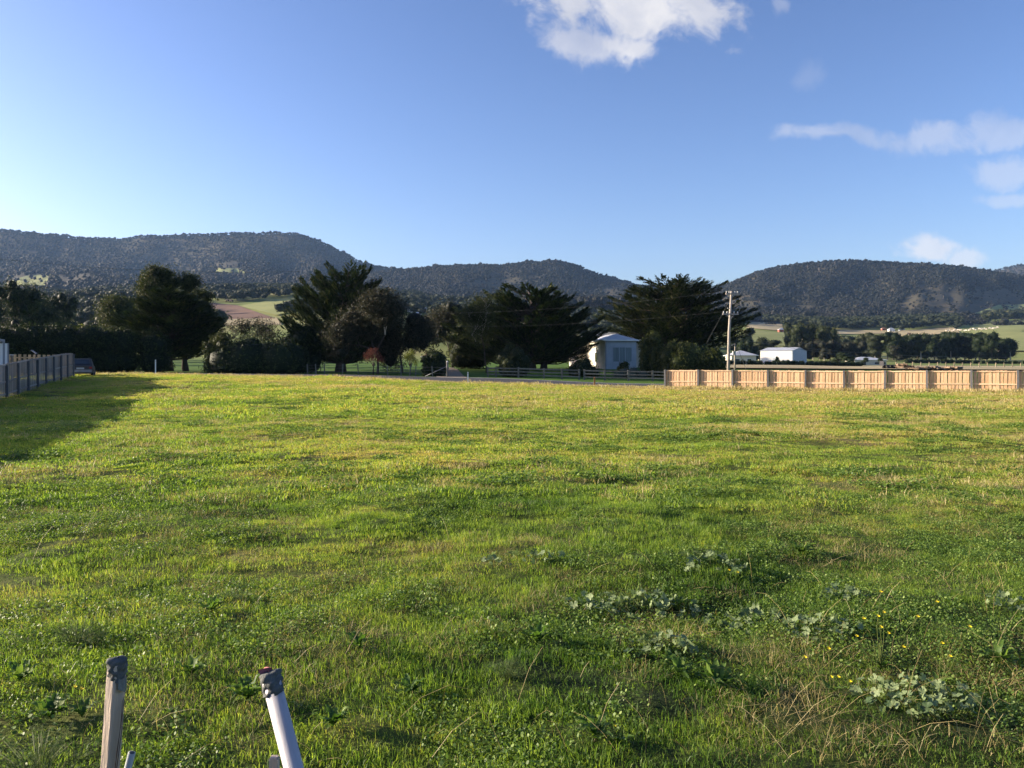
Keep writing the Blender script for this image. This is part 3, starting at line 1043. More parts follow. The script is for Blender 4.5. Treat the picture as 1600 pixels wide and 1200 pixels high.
def woodland(seed, n, u0, u1, d0, d1, thr, hmin, hmax, label, ycl=None):
    r = np.random.default_rng(seed)
    u = r.uniform(u0, u1, n); d = np.sqrt(r.uniform(d0 ** 2, d1 ** 2, n)); x = (u - 800) / F * d
    z = ground_z(x, d, False); y = HY - (z - EYE) * F / d
    m = ~in_quads(None, u, y)
    m &= fbm2(x / 70, d / 45, seed + 3, 3) < thr
    x, d, z, u = x[m], d[m], z[m], u[m]
    m = len(x); H = r.uniform(hmin, hmax, m)
    rot = np.zeros((m, 3)); rot[:, 2] = r.uniform(0, 6.28, m)
    scl = np.stack([H * r.uniform(.8, 1.2, m), H * r.uniform(.8, 1.2, m), H], 1)
    scatter('woodland', np.stack([x, d, z - .3], 1), rot, scl, r.integers(0, 5, m), VT, label, 'woodland')


woodland(11, 2600, -300, 345, 260, 1150, .05, 8, 14, 'scattered dark trees filling the valley behind the long hedge')
woodland(12, 1500, 430, 660, 500, 1300, .12, 7, 12, 'trees dotted over the valley between the tall cypresses')
woodland(13, 900, 345, 470, 760, 1300, .15, 7, 12, 'line of trees along the top of the green pasture')
woodland(14, 1600, 650, 1100, 250, 1200, .2, 7, 12, 'valley trees behind the white house and cypresses')
woodland(15, 2300, 1120, 1500, 850, 1300, .3, 7, 12, 'dark tree line at the foot of the rounded hill')
woodland(16, 500, 1150, 1330, 380, 560, -.05, 6, 10, 'low trees behind the white shed')
woodland(17, 500, 1540, 1800, 1000, 1350, .3, 10, 17, 'trees above the green slope at the picture\'s edge')

# ------------------------------------------------------------------ road
def strip(name, pts_d, mat, lift, n=260, u0=-500, u1=1650):
    us = np.linspace(u0, u1, n)
    V = []
    rows = len(pts_d)
    for u in us:
        for q in range(rows):
            D = pts_d[q](u); x = gx1(u, D)
            V.append((x, D, 0))
    V = np.array(V); V[:, 2] = ground_z(V[:, 0], V[:, 1]) + lift
    Fq = [(i * rows + q, (i + 1) * rows + q, (i + 1) * rows + q + 1, i * rows + q + 1) for i in range(n - 1) for q in range(rows - 1)]
    return tag(link(name, mesh_np(name, V, Fq, mat, smooth=True)), kind='structure')


rc = interp([(-500, 76.5), (200, 74.5), (740, 71.8), (1000, 69.0), (1650, 66)])
strip('road_verge', [lambda u, o=o: rc(u) + o for o in (-4.6, -3.9, -3.2)], M['gravel'], .04)
strip('road', [lambda u, o=o: rc(u) + o for o in (-3.3, -1.6, 0, 1.6, 3.3)], M['asphalt'], .06)
strip('edge_line', [lambda u, o=o: rc(u) + o for o in (2.75, 2.93)], M['line'], .064)
strip('edge_line', [lambda u, o=o: rc(u) + o for o in (-2.93, -2.75)], M['line'], .064)
# driveway between the two bushes
dv = []
for D in np.linspace(75.3, 112, 24):
    for s in (-1.5, 0, 1.5):
        x = gx1(708 - (D - 75) * .5, D) + s
        dv.append((x, D, gz1(x, D) + .05))
tag(link('driveway', mesh_np('driveway', dv, [(i * 3 + q, i * 3 + q + 1, (i + 1) * 3 + q + 1, (i + 1) * 3 + q) for i in range(23) for q in range(2)], M['gravel'], smooth=True)), kind='structure')


# ------------------------------------------------------------------ fences
def unit_box(name, sx, sy, sz, mat):
    return MB().box(-sx / 2, sx / 2, -sy / 2, sy / 2, 0, sz).mesh(name, mat)


def oriented(o, a, b, z):
    """stand object o at a with its x axis towards b"""
    o.location = (a[0], a[1], z)


def new_fence(name, label, A, B, bays, h, mats, post_h, post_w, spacing, wid, side, seed, group=None, rails=(.45, .97), lap=True, toplift=0.0, gap_every=None, dz=None):
    r = np.random.default_rng(seed)
    A = np.array(A, float); B = np.array(B, float)
    L = np.linalg.norm(B - A); ang = math.atan2(B[1] - A[1], B[0] - A[0])
    t = thing(name, label, 'fence', (A[0], A[1], gz1(*A)), ang, group)
    z0 = t.location.z
    def local(s):
        p = A + (B - A) * s / L
        return gz1_s(p[0], p[1]) - z0
    def gz1_s(x, y):
        return float(ground_z(np.array([x]), np.array([y]), False)[0])
    pm = unit_box('post', post_w, post_w * 1.1, post_h, mats[1])
    for i in range(bays + 1):
        s = L * i / bays
        o = link('post', pm, t); o.location = (s, -side * (post_w * .55 + .035), local(s) - .05 + r.normal(0, .012)); o.rotation_euler = (0, r.normal(0, .008), 0)
    rw = .038
    for i in range(bays):
        s0 = L * i / bays + post_w / 2 + .004; s1 = L * (i + 1) / bays - post_w / 2 - .004
        za, zb = local(s0), local(s1)
        for q in rails:
            Lr = math.hypot(s1 - s0, zb - za)
            me = MB().box(0, Lr, -.0225, .0225, -rw, rw).mesh('rail', mats[2])
            o = link('rail', me, t); o.location = (s0, -side * .034, za + h * q); o.rotation_euler = (0, -math.atan2(zb - za, s1 - s0), 0)
    pms = [unit_box('paling', wid * f, .014, h, mats[0]) for f in (1, .97, 1.02)]
    n = int(L / spacing)
    for i in range(n):
        s = (i + .5) * spacing
        o = link('paling', pms[i % 3], t)
        off = (.011 if i % 2 else -.009) if lap else 0
        o.location = (s + r.uniform(-.004, .004), side * (.006 + off), local(s) + .02 + r.normal(0, .011))
        o.rotation_euler = (0, r.normal(0, .008), 0)
        o.scale = (1, 1, (1 - .02 / h))
    return t


# right-hand boundary: new pine palings on grey posts, posts towards the camera
D1, D2 = 60.5, 47.5
A = (gx1(1040, D1), D1)
dirv = np.array([gx1(1518, 51.0) - A[0], 51.0 - A[1]]); Lb = np.linalg.norm(dirv) / 8
dirv /= np.linalg.norm(dirv)
B = (A[0] + dirv[0] * Lb * 11, A[1] + dirv[1] * Lb * 11)
new_fence('paling_fence', 'new orange pine paling fence with grey posts across the far side of the field', A, B, 11, 1.47, (M['paling'], M['greypost'], M['rail']), 1.56, .125, .205, .18, 1, 5, rails=(.42, .965))
# left-hand boundary: grey palings
A2 = np.array([gx1(113, 58.5), 58.5]); d2 = np.array([gx1(0, 40.0) - A2[0], 40.0 - A2[1]]); d2 /= np.linalg.norm(d2)
B2 = A2 + d2 * 21.0
new_fence('paling_fence', 'weathered grey paling fence in shade, running away on the left of the field', tuple(A2), tuple(B2), 9, 1.8, (M['greypaling'], M['greypost'], M['greypaling']), 1.78, .1, .102, .1, -1, 6, rails=(.15, .5, .97))
B3 = B2 + d2 * 35.0
new_fence('paling_fence', 'near stretch of the grey paling fence, mostly outside the picture, raised for its shadow', tuple(B2 + d2 * .06), tuple(B3), 14, 2.35, (M['greypaling'], M['greypost'], M['greypaling']), 2.3, .1, .15, .148, -1, 7, rails=(.15, .5, .97))  # mostly unseen stretch, made taller to lengthen its shadow on the field
# open paling fence behind it
A4 = (gx1(12, 61.0), 61.0); B4 = (gx1(106, 62.5), 62.5)
new_fence('open_paling_fence', 'tan paling fence with open gaps behind the grey fence', A4, B4, 2, 1.75, (M['tanpaling'], M['tanpaling'], M['tanpaling']), 1.75, .1, .32, .2, -1, 8, rails=(.12, .86))


def gz1s(x, y):
    return float(ground_z(np.array([x]), np.array([y]), False)[0])


# post-and-rail fence in front of the white house
def rail_fence():
    us = [762, 775, 810, 850, 878, 905, 913, 945, 982, 1020, 1060, 1100]
    Ds = interp([(762, 81), (905, 79.5), (1100, 77)])
    a = (gx1(us[0], Ds(us[0])), float(Ds(us[0])))
    t = thing('rail_fence', 'old grey post and rail fence along the road in front of the white house', 'fence', (a[0], a[1], gz1s(*a)))
    P = []
    for u in us:
        D = float(Ds(u)); x = gx1(u, D); P.append(Vector((x - t.location.x, D - t.location.y, gz1s(x, D) - t.location.z)))
    pm = unit_box('post', .17, .17, 1.12, M['rail_w'])
    for p in P:
        o = link('post', pm, t); o.location = p - Vector((0, 0, .06))
    for a_, b_ in zip(P[:-1], P[1:]):
        if (b_ - a_).length < .75: continue
        for z in (.30, .62, .93):
            d = b_ - a_; L = d.length
            me = MB().box(0, L, -.02, .02, -.06, .06).mesh('rail', M['rail_w'])
            o = link('rail', me, t); o.location = a_ + Vector((0, -.11, z)); o.rotation_euler = (0, -math.atan2(d.z, math.hypot(d.x, d.y)), math.atan2(d.y, d.x))
    return t


rail_fence()


def wire_fence():
    us = [481, 494, 507, 535, 560, 606, 627, 640, 649, 676, 699]
    t = thing('wire_fence', 'thin wire fence on leaning grey posts under the tall cypresses', 'fence', place(481, 82))
    P = []
    r = random.Random(4)
    pm = unit_box('post', .09, .09, 1.15, M['rail_w'])
    for u in us:
        D = 82 - (u - 481) * .012; x = gx1(u, D); p = Vector((x, D, gz1s(x, D))) - t.location; P.append(p)
        o = link('post', pm, t); o.location = p - Vector((0, 0, .06)); o.rotation_euler = (r.uniform(-.05, .05), r.uniform(-.1, .1), 0)
    for z in (.35, .65, .95):
        MB().tube([p + Vector((0, 0, z)) for p in P], .012, 4).build('wire', M['wire'], t)
    return t


wire_fence()

# gate post with stay by the driveway
t = thing('gate_post', 'grey gate post with slanting stay at the driveway entrance', 'post', place(699, 80))
MB().tube([(0, 0, -.1), (0, 0, 1.55)], .11, 10).build('post', M['rail_w'], t, True)
MB().tube([(0, 0, 1.5), (0, 0, 1.62)], [.13, .04], 10).build('cap', M['white'], t, True)
MB().tube([(-.12, 0, 1.05), (-2.2, .1, .1)], .03, 6).build('stay', M['greymetal'], t, True)

# road marker posts
def marker(px, D, h, mat, label, w_=.1, group='white posts along the road'):
    t = thing('marker_post', label, 'post', place(px, D), 0, group)
    MB().box(-w_ / 2, w_ / 2, -.02, .02, -.1, h).build('post', M[mat], t)
    MB().box(-w_ * .3, w_ * .3, -.026, -.021, h - .17, h - .11).build('reflector', M['greymetal' if mat == 'white' else 'darkmetal'], t)
    return t


marker(731, 66.3, 1.0, 'white', 'white road marker post at the edge of the field, left of the driveway')
marker(243, 79.5, 1.35, 'white', 'pale road marker post in front of the big dark tree')
marker(929, 64.0, .85, 'orange', 'short orange brown marker peg at the field edge', .12, None)

# ------------------------------------------------------------------ power pole and wires
PD = 74.0
pl = place(1137.5, PD)
pz = lambda y: zz(y, PD) - pl[2]
t = thing('power_pole', 'tall timber power pole with two crossarms behind the pine fence', 'power pole', pl)
MB().tube([(0, 0, -.3), (.10, 0, pz(520)), (.32, 0, pz(455))], [.155, .13, .10], 12).build('pole', M['polewood'], t, True)
ca = Matrix.Rotation(R(12), 4, 'Z')
for (y, x0, hw, nm) in ((459.5, .30, .62, 'upper'), (491, .17, .78, 'lower')):
    z = pz(y)
    arm = MB().box(-hw, hw, -.20, -.1, -.06, .06).build('crossarm', M['polewood'], t); arm.location = (x0, 0, z); arm.rotation_euler = (0, 0, R(12))
    for q in (-.9, -.45, .45, .9):
        MB().tube([(q * hw, -.15, .06), (q * hw, -.15, .12), (q * hw, -.15, .15), (q * hw, -.15, .26)], [.02, .055, .06, .035], 8).build('insulator', M['ceramic'], arm, True)
MB().tube([(-.33, -.16, -.04), (0, -.16, -.52), (.33, -.16, -.04)], .025, 5).build('brace', M['greymetal'], t).location = (.17, 0, pz(491))
br_ = MB().tube([(-.16, 0, 0), (-.28, 0, .03)], [.03, .05], 6).build('insulator', M['ceramic'], t, True); br_.location = (.22, 0, pz(482))
st = MB().tube([(.2, 0, pz(468)), (-1.72, 1.0, pz(535))], .014, 5).build('stay_wire', M['wire'], t)


def sag(a, b, s, n=22):
    a = Vector(a); b = Vector(b)
    return [a.lerp(b, i / n) - Vector((0, 0, s * 4 * (i / n) * (1 - i / n))) for i in range(n + 1)]


def wire(label, a, b, s, rad=.012):
    tag(MB().tube(sag(a, b, s), rad, 4).build('power_line', M['wire']), label, 'power line', 'overhead wires')


topw = Vector(pl) + Vector((.3, 0, pz(457)))
loww = Vector(pl) + Vector((.17, 0, pz(489)))
wire('overhead wire from the power pole top running left before the cypresses', topw + Vector((-.5, -.1, .1)), (gx1(560, 95), 95, zz(488, 95)), .8, .006)
wire('overhead wire from the lower crossarm running left before the cypresses', loww + Vector((-.7, -.1, .1)), (gx1(560, 95), 95, zz(505, 95)), .8, .006)
wire('pale sagging cable right of the power pole over the white shed', (gx1(1120, 120), 120, zz(527, 120)), (gx1(1590, 120), 120, zz(558, 120)), .9, .022)
wire('thin cable above the white shed roof, right of the power pole', (gx1(1150, 110), 110, zz(529, 110)), (gx1(1480, 110), 110, zz(565, 110)), .6, .018)
wire('dark overhead wire across the left-hand hills', (gx1(-60, 140), 140, zz(398, 140)), (gx1(470, 160), 160, zz(424, 160)), 1.2, .028)

t = thing('small_pole', 'short grey pole with a small crossarm beside the tall power pole', 'pole', place(1148, 118))
hz = zz(537, 118) - t.location.z
MB().tube([(0, 0, -.2), (.05, 0, hz)], [.13, .09], 8).build('pole', M['polewood'], t, True)
MB().tube([(-.5, 0, hz - .25), (0, 0, hz - .05)], .05, 6).build('arm', M['greymetal'], t)
MB().box(-.3, .1, -.2, .2, hz - 1.6, hz - 1.1).build('transformer_box', M['ceramic'], t)
wire('stay cable slanting down from the short grey pole', tuple(Vector(t.location) + Vector((.4, 0, 3.4))), place(1166, 117), 0.0, .025)


# ------------------------------------------------------------------ buildings
def wallbox(mb, x0, x1, y0, y1, z0, z1):
    mb.box(x0, x1, y0, y1, z0, z1)


def window(parent, x, z, wd, ht, y, mat='glass', frame='white', mull=1):
    """window on a wall facing -y"""
    f = MB()
    b = .07
    f.box(x - wd / 2 - b, x + wd / 2 + b, y - .06, y - .003, z - b, z); f.box(x - wd / 2 - b, x + wd / 2 + b, y - .06, y - .003, z + ht, z + ht + b)
    f.box(x - wd / 2 - b, x - wd / 2, y - .06, y - .003, z + .001, z + ht - .001); f.box(x + wd / 2, x + wd / 2 + b, y - .06, y - .003, z + .001, z + ht - .001)
    o = f.build('window', M[frame], parent)
    n = mull + 1
    for i in range(n):
        a = x - wd / 2 + wd * i / n + (.03 if i else 0); c = x - wd / 2 + wd * (i + 1) / n - (0.03 if i < n - 1 else 0)
        MB().box(a, c, y - .02, y - .008, z, z + ht).build('pane', M[mat], o)
        if i: MB().box(a - .06, a, y - .05, y - .006, z, z + ht).build('mullion', M[frame], o)
    return o


def hiproof(parent, x0, x1, y0, y1, z, h, over, mat, fascia='white', ridge=.35):
    X0, X1, Y0, Y1 = x0 - over, x1 + over, y0 - over, y1 + over
    ym = (Y0 + Y1) / 2; hw = min((X1 - X0), (Y1 - Y0)) / 2
    if (X1 - X0) > (Y1 - Y0): a, b = (X0 + hw, ym, z + h), (X1 - hw, ym, z + h)
    else: a, b = ((X0 + X1) / 2, Y0 + hw, z + h), ((X0 + X1) / 2, Y1 - hw, z + h)
    c = [(X0, Y0, z), (X1, Y0, z), (X1, Y1, z), (X0, Y1, z)]
    mb = MB()
    if (X1 - X0) > (Y1 - Y0):
        mb.face([c[0], c[1], b, a]); mb.face([c[1], c[2], b]); mb.face([c[2], c[3], a, b]); mb.face([c[3], c[0], a])
    else:
        mb.face([c[0], c[1], a]); mb.face([c[1], c[2], b, a]); mb.face([c[2], c[3], b]); mb.face([c[3], c[0], a, b])
    mb.face([p for p in c[::-1]])
    r_ = mb.build('roof', M[mat], parent)
    g = MB()
    g.box(X0 - .06, X1 + .06, Y0 - .12, Y0 - .004, z - .12, z + .02); g.box(X0 - .06, X1 + .06, Y1 + .004, Y1 + .12, z - .12, z + .02)
    g.box(X0 - .12, X0 - .004, Y0, Y1, z - .12, z + .02); g.box(X1 + .004, X1 + .12, Y0, Y1, z - .12, z + .02)
    g.build('gutter', M[fascia], r_)
    # raised roof seams
    s = MB(); nx = int((X1 - X0) / .7)
    return r_


# white weatherboard house
HD = 99.0
hx = gx1(946, HD); hb = gz1s(hx, HD)
t = thing('house', 'white single-storey house with a large window and pale hip roof between the cypresses', 'house', (hx, HD, hb - .4), R(9))
wz = zz(531, HD) - t.location.z
MB().box(0.003, 3.95, 0, 9, 0, wz).build('wall', M['shadewhite_grey'], t)  # shaded front of the white house, its shade put into the colour
MB().box(-.06, 0, 0, 9, 0, wz).build('wall', M['cream'], t)
MB().box(-1.2, 7.5, 9.002, 14.5, 0, wz - .1).build('wall', M['cream'], t)
hiproof(t, -.06, 3.95, 0, 9, wz, .85, .28, 'steelroof')
hiproof(t, -1.2, 7.5, 9.4, 14.5, wz + .3, 1.2, .3, 'steelroof')
wd_ = window(t, 2.15, 1.35, 2.35, 1.75, 0, 'curtain', 'shadewhite_grey', 2)
MB().tube([(.05, -.06, 0), (.05, -.06, wz)], .045, 8).build('downpipe', M['greymetal'], t)
# weatherboard laps on the two visible walls
lap = MB()
for i in range(int(wz / .18)):
    lap.box(0.12, .85, -.018, -.001, i * .18, i * .18 + .03); lap.box(3.42, 3.9, -.018, -.001, i * .18, i * .18 + .03)
    if i * .18 < 1.2: lap.box(.86, 3.41, -.018, -.001, i * .18, i * .18 + .03)
lap.build('weatherboard', M['shadewhite_grey'], t)['kind'] = 'stuff'
ws = MB().box(-.12, -.064, 3.2, 4.6, 1.3, 2.6).build('window', M['white'], t)
MB().box(-.135, -.124, 3.28, 4.52, 1.38, 2.52).build('pane', M['glass'], ws)

# small house seen beyond the pole
t = thing('house', 'small low house with pale hip roof behind the short grey pole', 'house', (gx1(1143, 235), 235, gz1s(gx1(1143, 235), 235) - .5))
w1 = zz(555, 235) - t.location.z
MB().box(0, 7.2, 0, 7, 0, w1).build('wall', M['cream'], t)
hiproof(t, 0, 7.2, 0, 7, w1, 1.5, .5, 'steelroof')
window(t, 5.2, 1.1, 1.2, 1.0, 0, 'glass', 'white', 0)
window(t, 1.8, 1.1, 1.2, 1.0, 0, 'glass', 'white', 0)

# white shed
SD = 250.0
t = thing('shed', 'large white steel shed with its shaded end towards the trees', 'shed', (gx1(1237.5, SD), SD, gz1s(gx1(1237.5, SD), SD) - .6), R(-35))
k = SD / F
sz = zz(547.5, SD) - t.location.z
Ls = 9.9
We = 16.0
sh = MB(); sh.box(-Ls, 0, 0, We, 0, sz)
def shedroof(z, over, lift):
    mb = MB(); yh = We / 2
    return mb
MB().box(-Ls, -.003, 0, .25, 0, sz).build('wall', M['white'], t)
ew = MB(); ew.box(0, .2, .001, We, 0, sz); ew.face([(.2, .001, sz), (.2, We, sz), (.2, We / 2, sz + 1.1)]); ew.box(-Ls, -Ls + .2, .26, We, 0, sz); ew.box(-Ls + .21, -.01, We - .2, We, 0, sz); ew.build('wall', M['shadewhite_grey'], t)  # same white shed, shaded sides get their shade from a darker colour
rf = MB(); rf.face([(-Ls - .2, -.2, sz), (.35, -.2, sz), (.35, We / 2, sz + 1.15), (-Ls - .2, We / 2, sz + 1.15)]); rf.face([(-Ls - .2, We / 2, sz + 1.15), (.35, We / 2, sz + 1.15), (.35, We + .2, sz), (-Ls - .2, We + .2, sz)]); rf.build('roof', M['steelroof'], t)
dr = MB().box(-Ls * .60, -Ls * .5, -.07, -.004, 0, 2.9).build('door', M['shadewhite_grey'], t)
MB().box(-Ls * .51, -Ls * .505, -.09, -.075, 1.1, 1.4).build('handle', M['darkmetal'], dr)
rib = MB()
for i in range(34):
    xx = -Ls + .15 + i * (Ls - .3) / 33
    if -Ls * .62 < xx < -Ls * .49: continue
    rib.box(xx, xx + .05, -.035, -.003, .1, sz - .1)
rib.build('cladding_rib', M['white'], t)['kind'] = 'stuff'

# farm buildings in the distance
def small_building(px, D, wpx, hpx, mat, roof, label, seed=0, rz=0, name='farm_shed', cat='shed'):
    k = D / F; x = gx1(px, D); t = thing(name, label, cat, (x, D, gz1s(x, D) - .5), rz)
    Wd = wpx * k; Ht = hpx * k + .5; dp = Wd * .7
    MB().box(-Wd / 2, Wd / 2, 0, dp, 0, Ht * .68).build('wall', M[mat], t)
    hiproof(t, -Wd / 2, Wd / 2, 0, dp, Ht * .68, Ht * .32, .3, roof)
    window(t, Wd * .2, Ht * .25, Wd * .14, Ht * .2, 0, 'glass', 'white', 0)
    MB().box(-Wd * .3, -Wd * .14, -.06, -.004, .3, Ht * .5).build('door', M['darkmetal'], t)
    return t


small_building(1223, 700, 11, 8, 'red', 'greyroof', 'small red shed at the edge of the field beyond the shed')
small_building(1382, 880, 7, 5, 'red', 'redroof', 'tiny reddish farm building under the dark tree line')
small_building(1394, 850, 9, 8, 'white', 'steelroof', 'white farmhouse under the dark tree line', name='farmhouse', cat='house')
small_building(1410, 870, 8, 5, 'shadewhite_grey', 'greyroof', 'grey farm shed right of the white farmhouse')
small_building(1485, 960, 7, 5, 'white', 'steelroof', 'small white building high on the green slope')
small_building(1360, 262, 50, 13, 'cream', 'steelroof', 'long low building with pale verandah among the belt trees', name='farmhouse', cat='house')
small_building(676, 150, 30, 19, 'greypost', 'redroof', 'low red-roofed building behind the dark bush by the driveway', name='cottage', cat='house')
small_building(652, 620, 11, 9, 'white', 'steelroof', 'white house in the valley, left one of the village pair', name='cottage', cat='house')
small_building(672, 560, 9, 8, 'cream', 'steelroof', 'cream house in the valley, right one of the village pair', name='cottage', cat='house')
small_building(664, 780, 9, 8, 'cream', 'greyroof', 'highest cream house of the valley village', name='cottage', cat='house')
small_building(640, 700, 8, 7, 'white', 'redroof', 'small white house low in the valley beside the gum tree', name='cottage', cat='house')
small_building(38, 150, 26, 15, 'shadewhite_grey', 'steelroof', 'pale gabled house just above the long dark hedge', name='cottage', cat='house')
small_building(337, 900, 6, 5, 'white', 'greyroof', 'tiny white cottage on the hill behind the big tree', name='cottage', cat='house')

# neighbour's house at the left edge
GD = 50.0
t = thing('garage', 'white walled garage with grey downpipe at the left edge behind the grey fence', 'house', (gx1(13.5, GD), GD, gz1s(gx1(13.5, GD), GD)), R(33))
gz_ = zz(536.5, GD) - t.location.z
MB().box(-7, 0, 0, 6, -.3, gz_).build('wall', M['white'], t)
MB().box(-.06, .02, -.03, .05, -.3, gz_ + .02).build('corner_trim', M['greymetal'], t)
rf = MB()
e = zz(531, GD) - t.location.z; p2 = e - .6
rf.v = [(-.2, -.5, e), (-4.4, -.5, p2 + 1.3), (-8.5, -.5, e), (-.2, 6.3, e), (-4.4, 6.3, p2 + 1.3), (-8.5, 6.3, e), (-.2, -.5, e - .14), (-4.4, -.5, p2 + 1.16), (-8.5, -.5, e - .14), (-.2, 6.3, e - .14), (-4.4, 6.3, p2 + 1.16), (-8.5, 6.3, e - .14)]
rf.f = [(0, 3, 4, 1), (1, 4, 5, 2), (6, 7, 10, 9), (7, 8, 11, 10), (0, 1, 7, 6), (1, 2, 8, 7), (0, 6, 9, 3), (3, 9, 10, 4), (4, 10, 11, 5), (2, 5, 11, 8)]
rf.build('roof', M['greyroof'], t)
MB().box(-.32, -.2, -.62, -.5, -.2, e - .15).build('downpipe', M['greymetal'], t)

# pale post and lamp seen over the grey fence
t = thing('fence_post', 'pale timber post beside the garage above the grey fence', 'post', place(18.5, 52))
MB().box(-.06, .06, -.06, .06, -.1, zz(555, 52) - t.location.z).build('post', M['tanpaling'], t)
MB().box(-.08, .08, -.08, .08, zz(555, 52) - t.location.z + .001, zz(555, 52) - t.location.z + .04).build('cap', M['white'], t)
t = thing('garden_lamp', 'thin dark post with a slanting top behind the grey fence', 'lamp', place(55, 58))
hz = zz(551, 58) - t.location.z
MB().tube([(0, 0, -.1), (0, 0, hz - .1)], .03, 8).build('post', M['darkmetal'], t)
a = MB().box(-.32, .12, -.1, .1, -.025, .025).build('panel', M['greymetal'], t); a.location = (0, 0, hz); a.rotation_euler = (0, R(33), 0)

# ------------------------------------------------------------------ parked car past the fence end
CD = 61.5
t = thing('parked_car', 'dark car seen from behind in the shade past the end of the grey fence', 'car', (gx1(125.5, CD), CD, gz1s(gx1(125.5, CD), CD)), R(25))
W2 = .86
def section(pts, y):
    return [(x, y, z) for x, z in pts]
body = MB()
prof = [(.0, .28), (-.78, .28), (-.86, .45), (-.86, .72), (-.80, .88), (0, .90)]
def ring(y, s=1, zt=0):
    half = [(-.74, .26), (-.85, .36), (-.865, .62), (-.82, .86 + zt), (-.6, .92 + zt)]
    full = half + [(-x, z) for x, z in half[::-1]]
    return [(x * s, y, z) for x, z in full]
rings = [ring(0, .93, -.04), ring(.12, .99), ring(1.0), ring(2.6), ring(3.6, 1, -.02), ring(4.15, .95, -.12), ring(4.3, .85, -.2)]
n = 10
for r_ in rings: body.v += r_
for i in range(len(rings) - 1):
    for j in range(n):
        a = i * n + j; b = i * n + (j + 1) % n
        body.f.append((a, b, b + n, a + n))
body.f.append(tuple(range(n))); body.f.append(tuple(range((len(rings) - 1) * n, len(rings) * n))[::-1])
body.build('body', M['carpaint'], t)
cab = MB(); cr = []
for (y, s, z) in ((.25, .80, .90), (.75, .66, 1.42), (2.1, .66, 1.44), (3.0, .78, .92)):
    cr.append([(-s, y, z), (s, y, z)])
cab.v = [p for q in cr for p in q] + [(-.80, .25, .86), (.80, .25, .86), (-.80, 3.0, .86), (.80, 3.0, .86)]
cab.f = [(0, 1, 3, 2), (2, 3, 5, 4), (4, 5, 7, 6), (0, 2, 4, 6, 10, 8), (1, 9, 11, 7, 5, 3), (8, 9, 1, 0)]
cab.build('cabin', M['carpaint'], t)
rwn = MB(); rwn.face([(-.62, .33, 1.0), (.62, .33, 1.0), (.53, .66, 1.35), (-.53, .66, 1.35)]); rwn.v = [(x, y - .04, z) for x, y, z in rwn.v]; rwn.build('rear_window', M['glass'], t)
MB().box(-.80, .80, -.12, -.005, .38, .58).build('bumper', M['greymetal'], t)
MB().box(-.26, .26, -.03, -.012 + .01, .62, .74).build('number_plate', M['shadewhite_grey'], t)
for s in (-1, 1):
    MB().box(s * .70 - .1, s * .70 + .1, -.03, .04, .66, .80).build('tail_lamp', M['lamp_red'], t)
    for y in (.8, 3.4):
        wl_ = MB().tube([(s * .68, y, .31), (s * .87, y, .31)], .31, 18).build('wheel', M['rubber'], t, True)
        MB().tube([(s * .872, y, .31), (s * .885, y, .31)], .18, 14).build('rim', M['greymetal'], wl_)

# ------------------------------------------------------------------ big trees across the road
hedge([(-140, 84), (20, 86), (130, 87), (250, 90)], 0, [500, 508, 508, 519], 3.0, 'long tall dark green hedge behind the grey fence and road on the left', mat='hedge', n=26000, size=.26, seed=3, name='hedge')
gum(287, 103, 418, 118, 'broad round-topped dark tree rising behind the left-hand cypress', seed=12, mat='olive', bark='bark', depth=6, leaves=15000, size=.26, name='round_tree', trunk_r=.3, clump=.55, first=.3, dense=60, zmin=.5)
cypress(264, 94, 452, 82, 88, 'wide dark cypress at the end of the long hedge, left of the ploughed field', seed=21, trunks=((0, 0, .42), (2.0, -.6, .28)), nb=130, sprays=15000, sweep=.16, low=.22, flat=.7, env=((0, .2), (.15, .55), (.3, .85), (.5, 1), (.75, .82), (.92, .5), (1, .2)))
bush(405, 85, 518, 176, 'very wide dark round bush beside the road, right of the trunks', seed=31, mat='hedge', n=9500, size=.22, nblob=13, flatb=.55, depth=.5)
bush(345, 84.5, 512, 62, 'rounded bush lit along its top, left end of the wide dark bush', seed=32, mat='olive', core=.6, n=5200, size=.2, nblob=7)
bush(470, 92, 497, 95, 'olive green shrub behind the wide dark bush', seed=33, mat='hedge', n=3800, size=.24, nblob=8)
gum(395, 120, 496, 70, 'thin feathery tree showing above the wide dark bush', seed=35, mat='gum', bark='bark', depth=4, leaves=1500, size=.25, trunk_r=.14, clump=.6, name='slender_tree')
cypress(536, 93, 414, 106, 74, 'tallest cypress with ragged branches swept up to the left', seed=22, depth=.55, size=.56, trunks=((-.3, .2, .5), (-4.8, 3.8, .42)), nb=120, sprays=17000, sweep=.75, low=.14, env=((0, .3), (.2, .75), (.45, 1), (.65, .92), (.8, .78), (.92, .62), (1, .42)), flat=1.2, topx=543)
gum(589, 87, 452, 128, 'grey leafed gum tree with bare pale branches beside the tallest cypress', seed=17, mat='gum', bark='palebark', depth=6, leaves=19000, size=.2, trunk_r=.15, clump=.7, first=.16, dense=150, zmin=.08)
gum(628, 92, 470, 74, 'darker gum tree right of the one with pale branches', seed=14, mat='gum', bark='bark', depth=5, leaves=9500, size=.22, trunk_r=.15, clump=.8, dense=90, zmin=.08, first=.16)
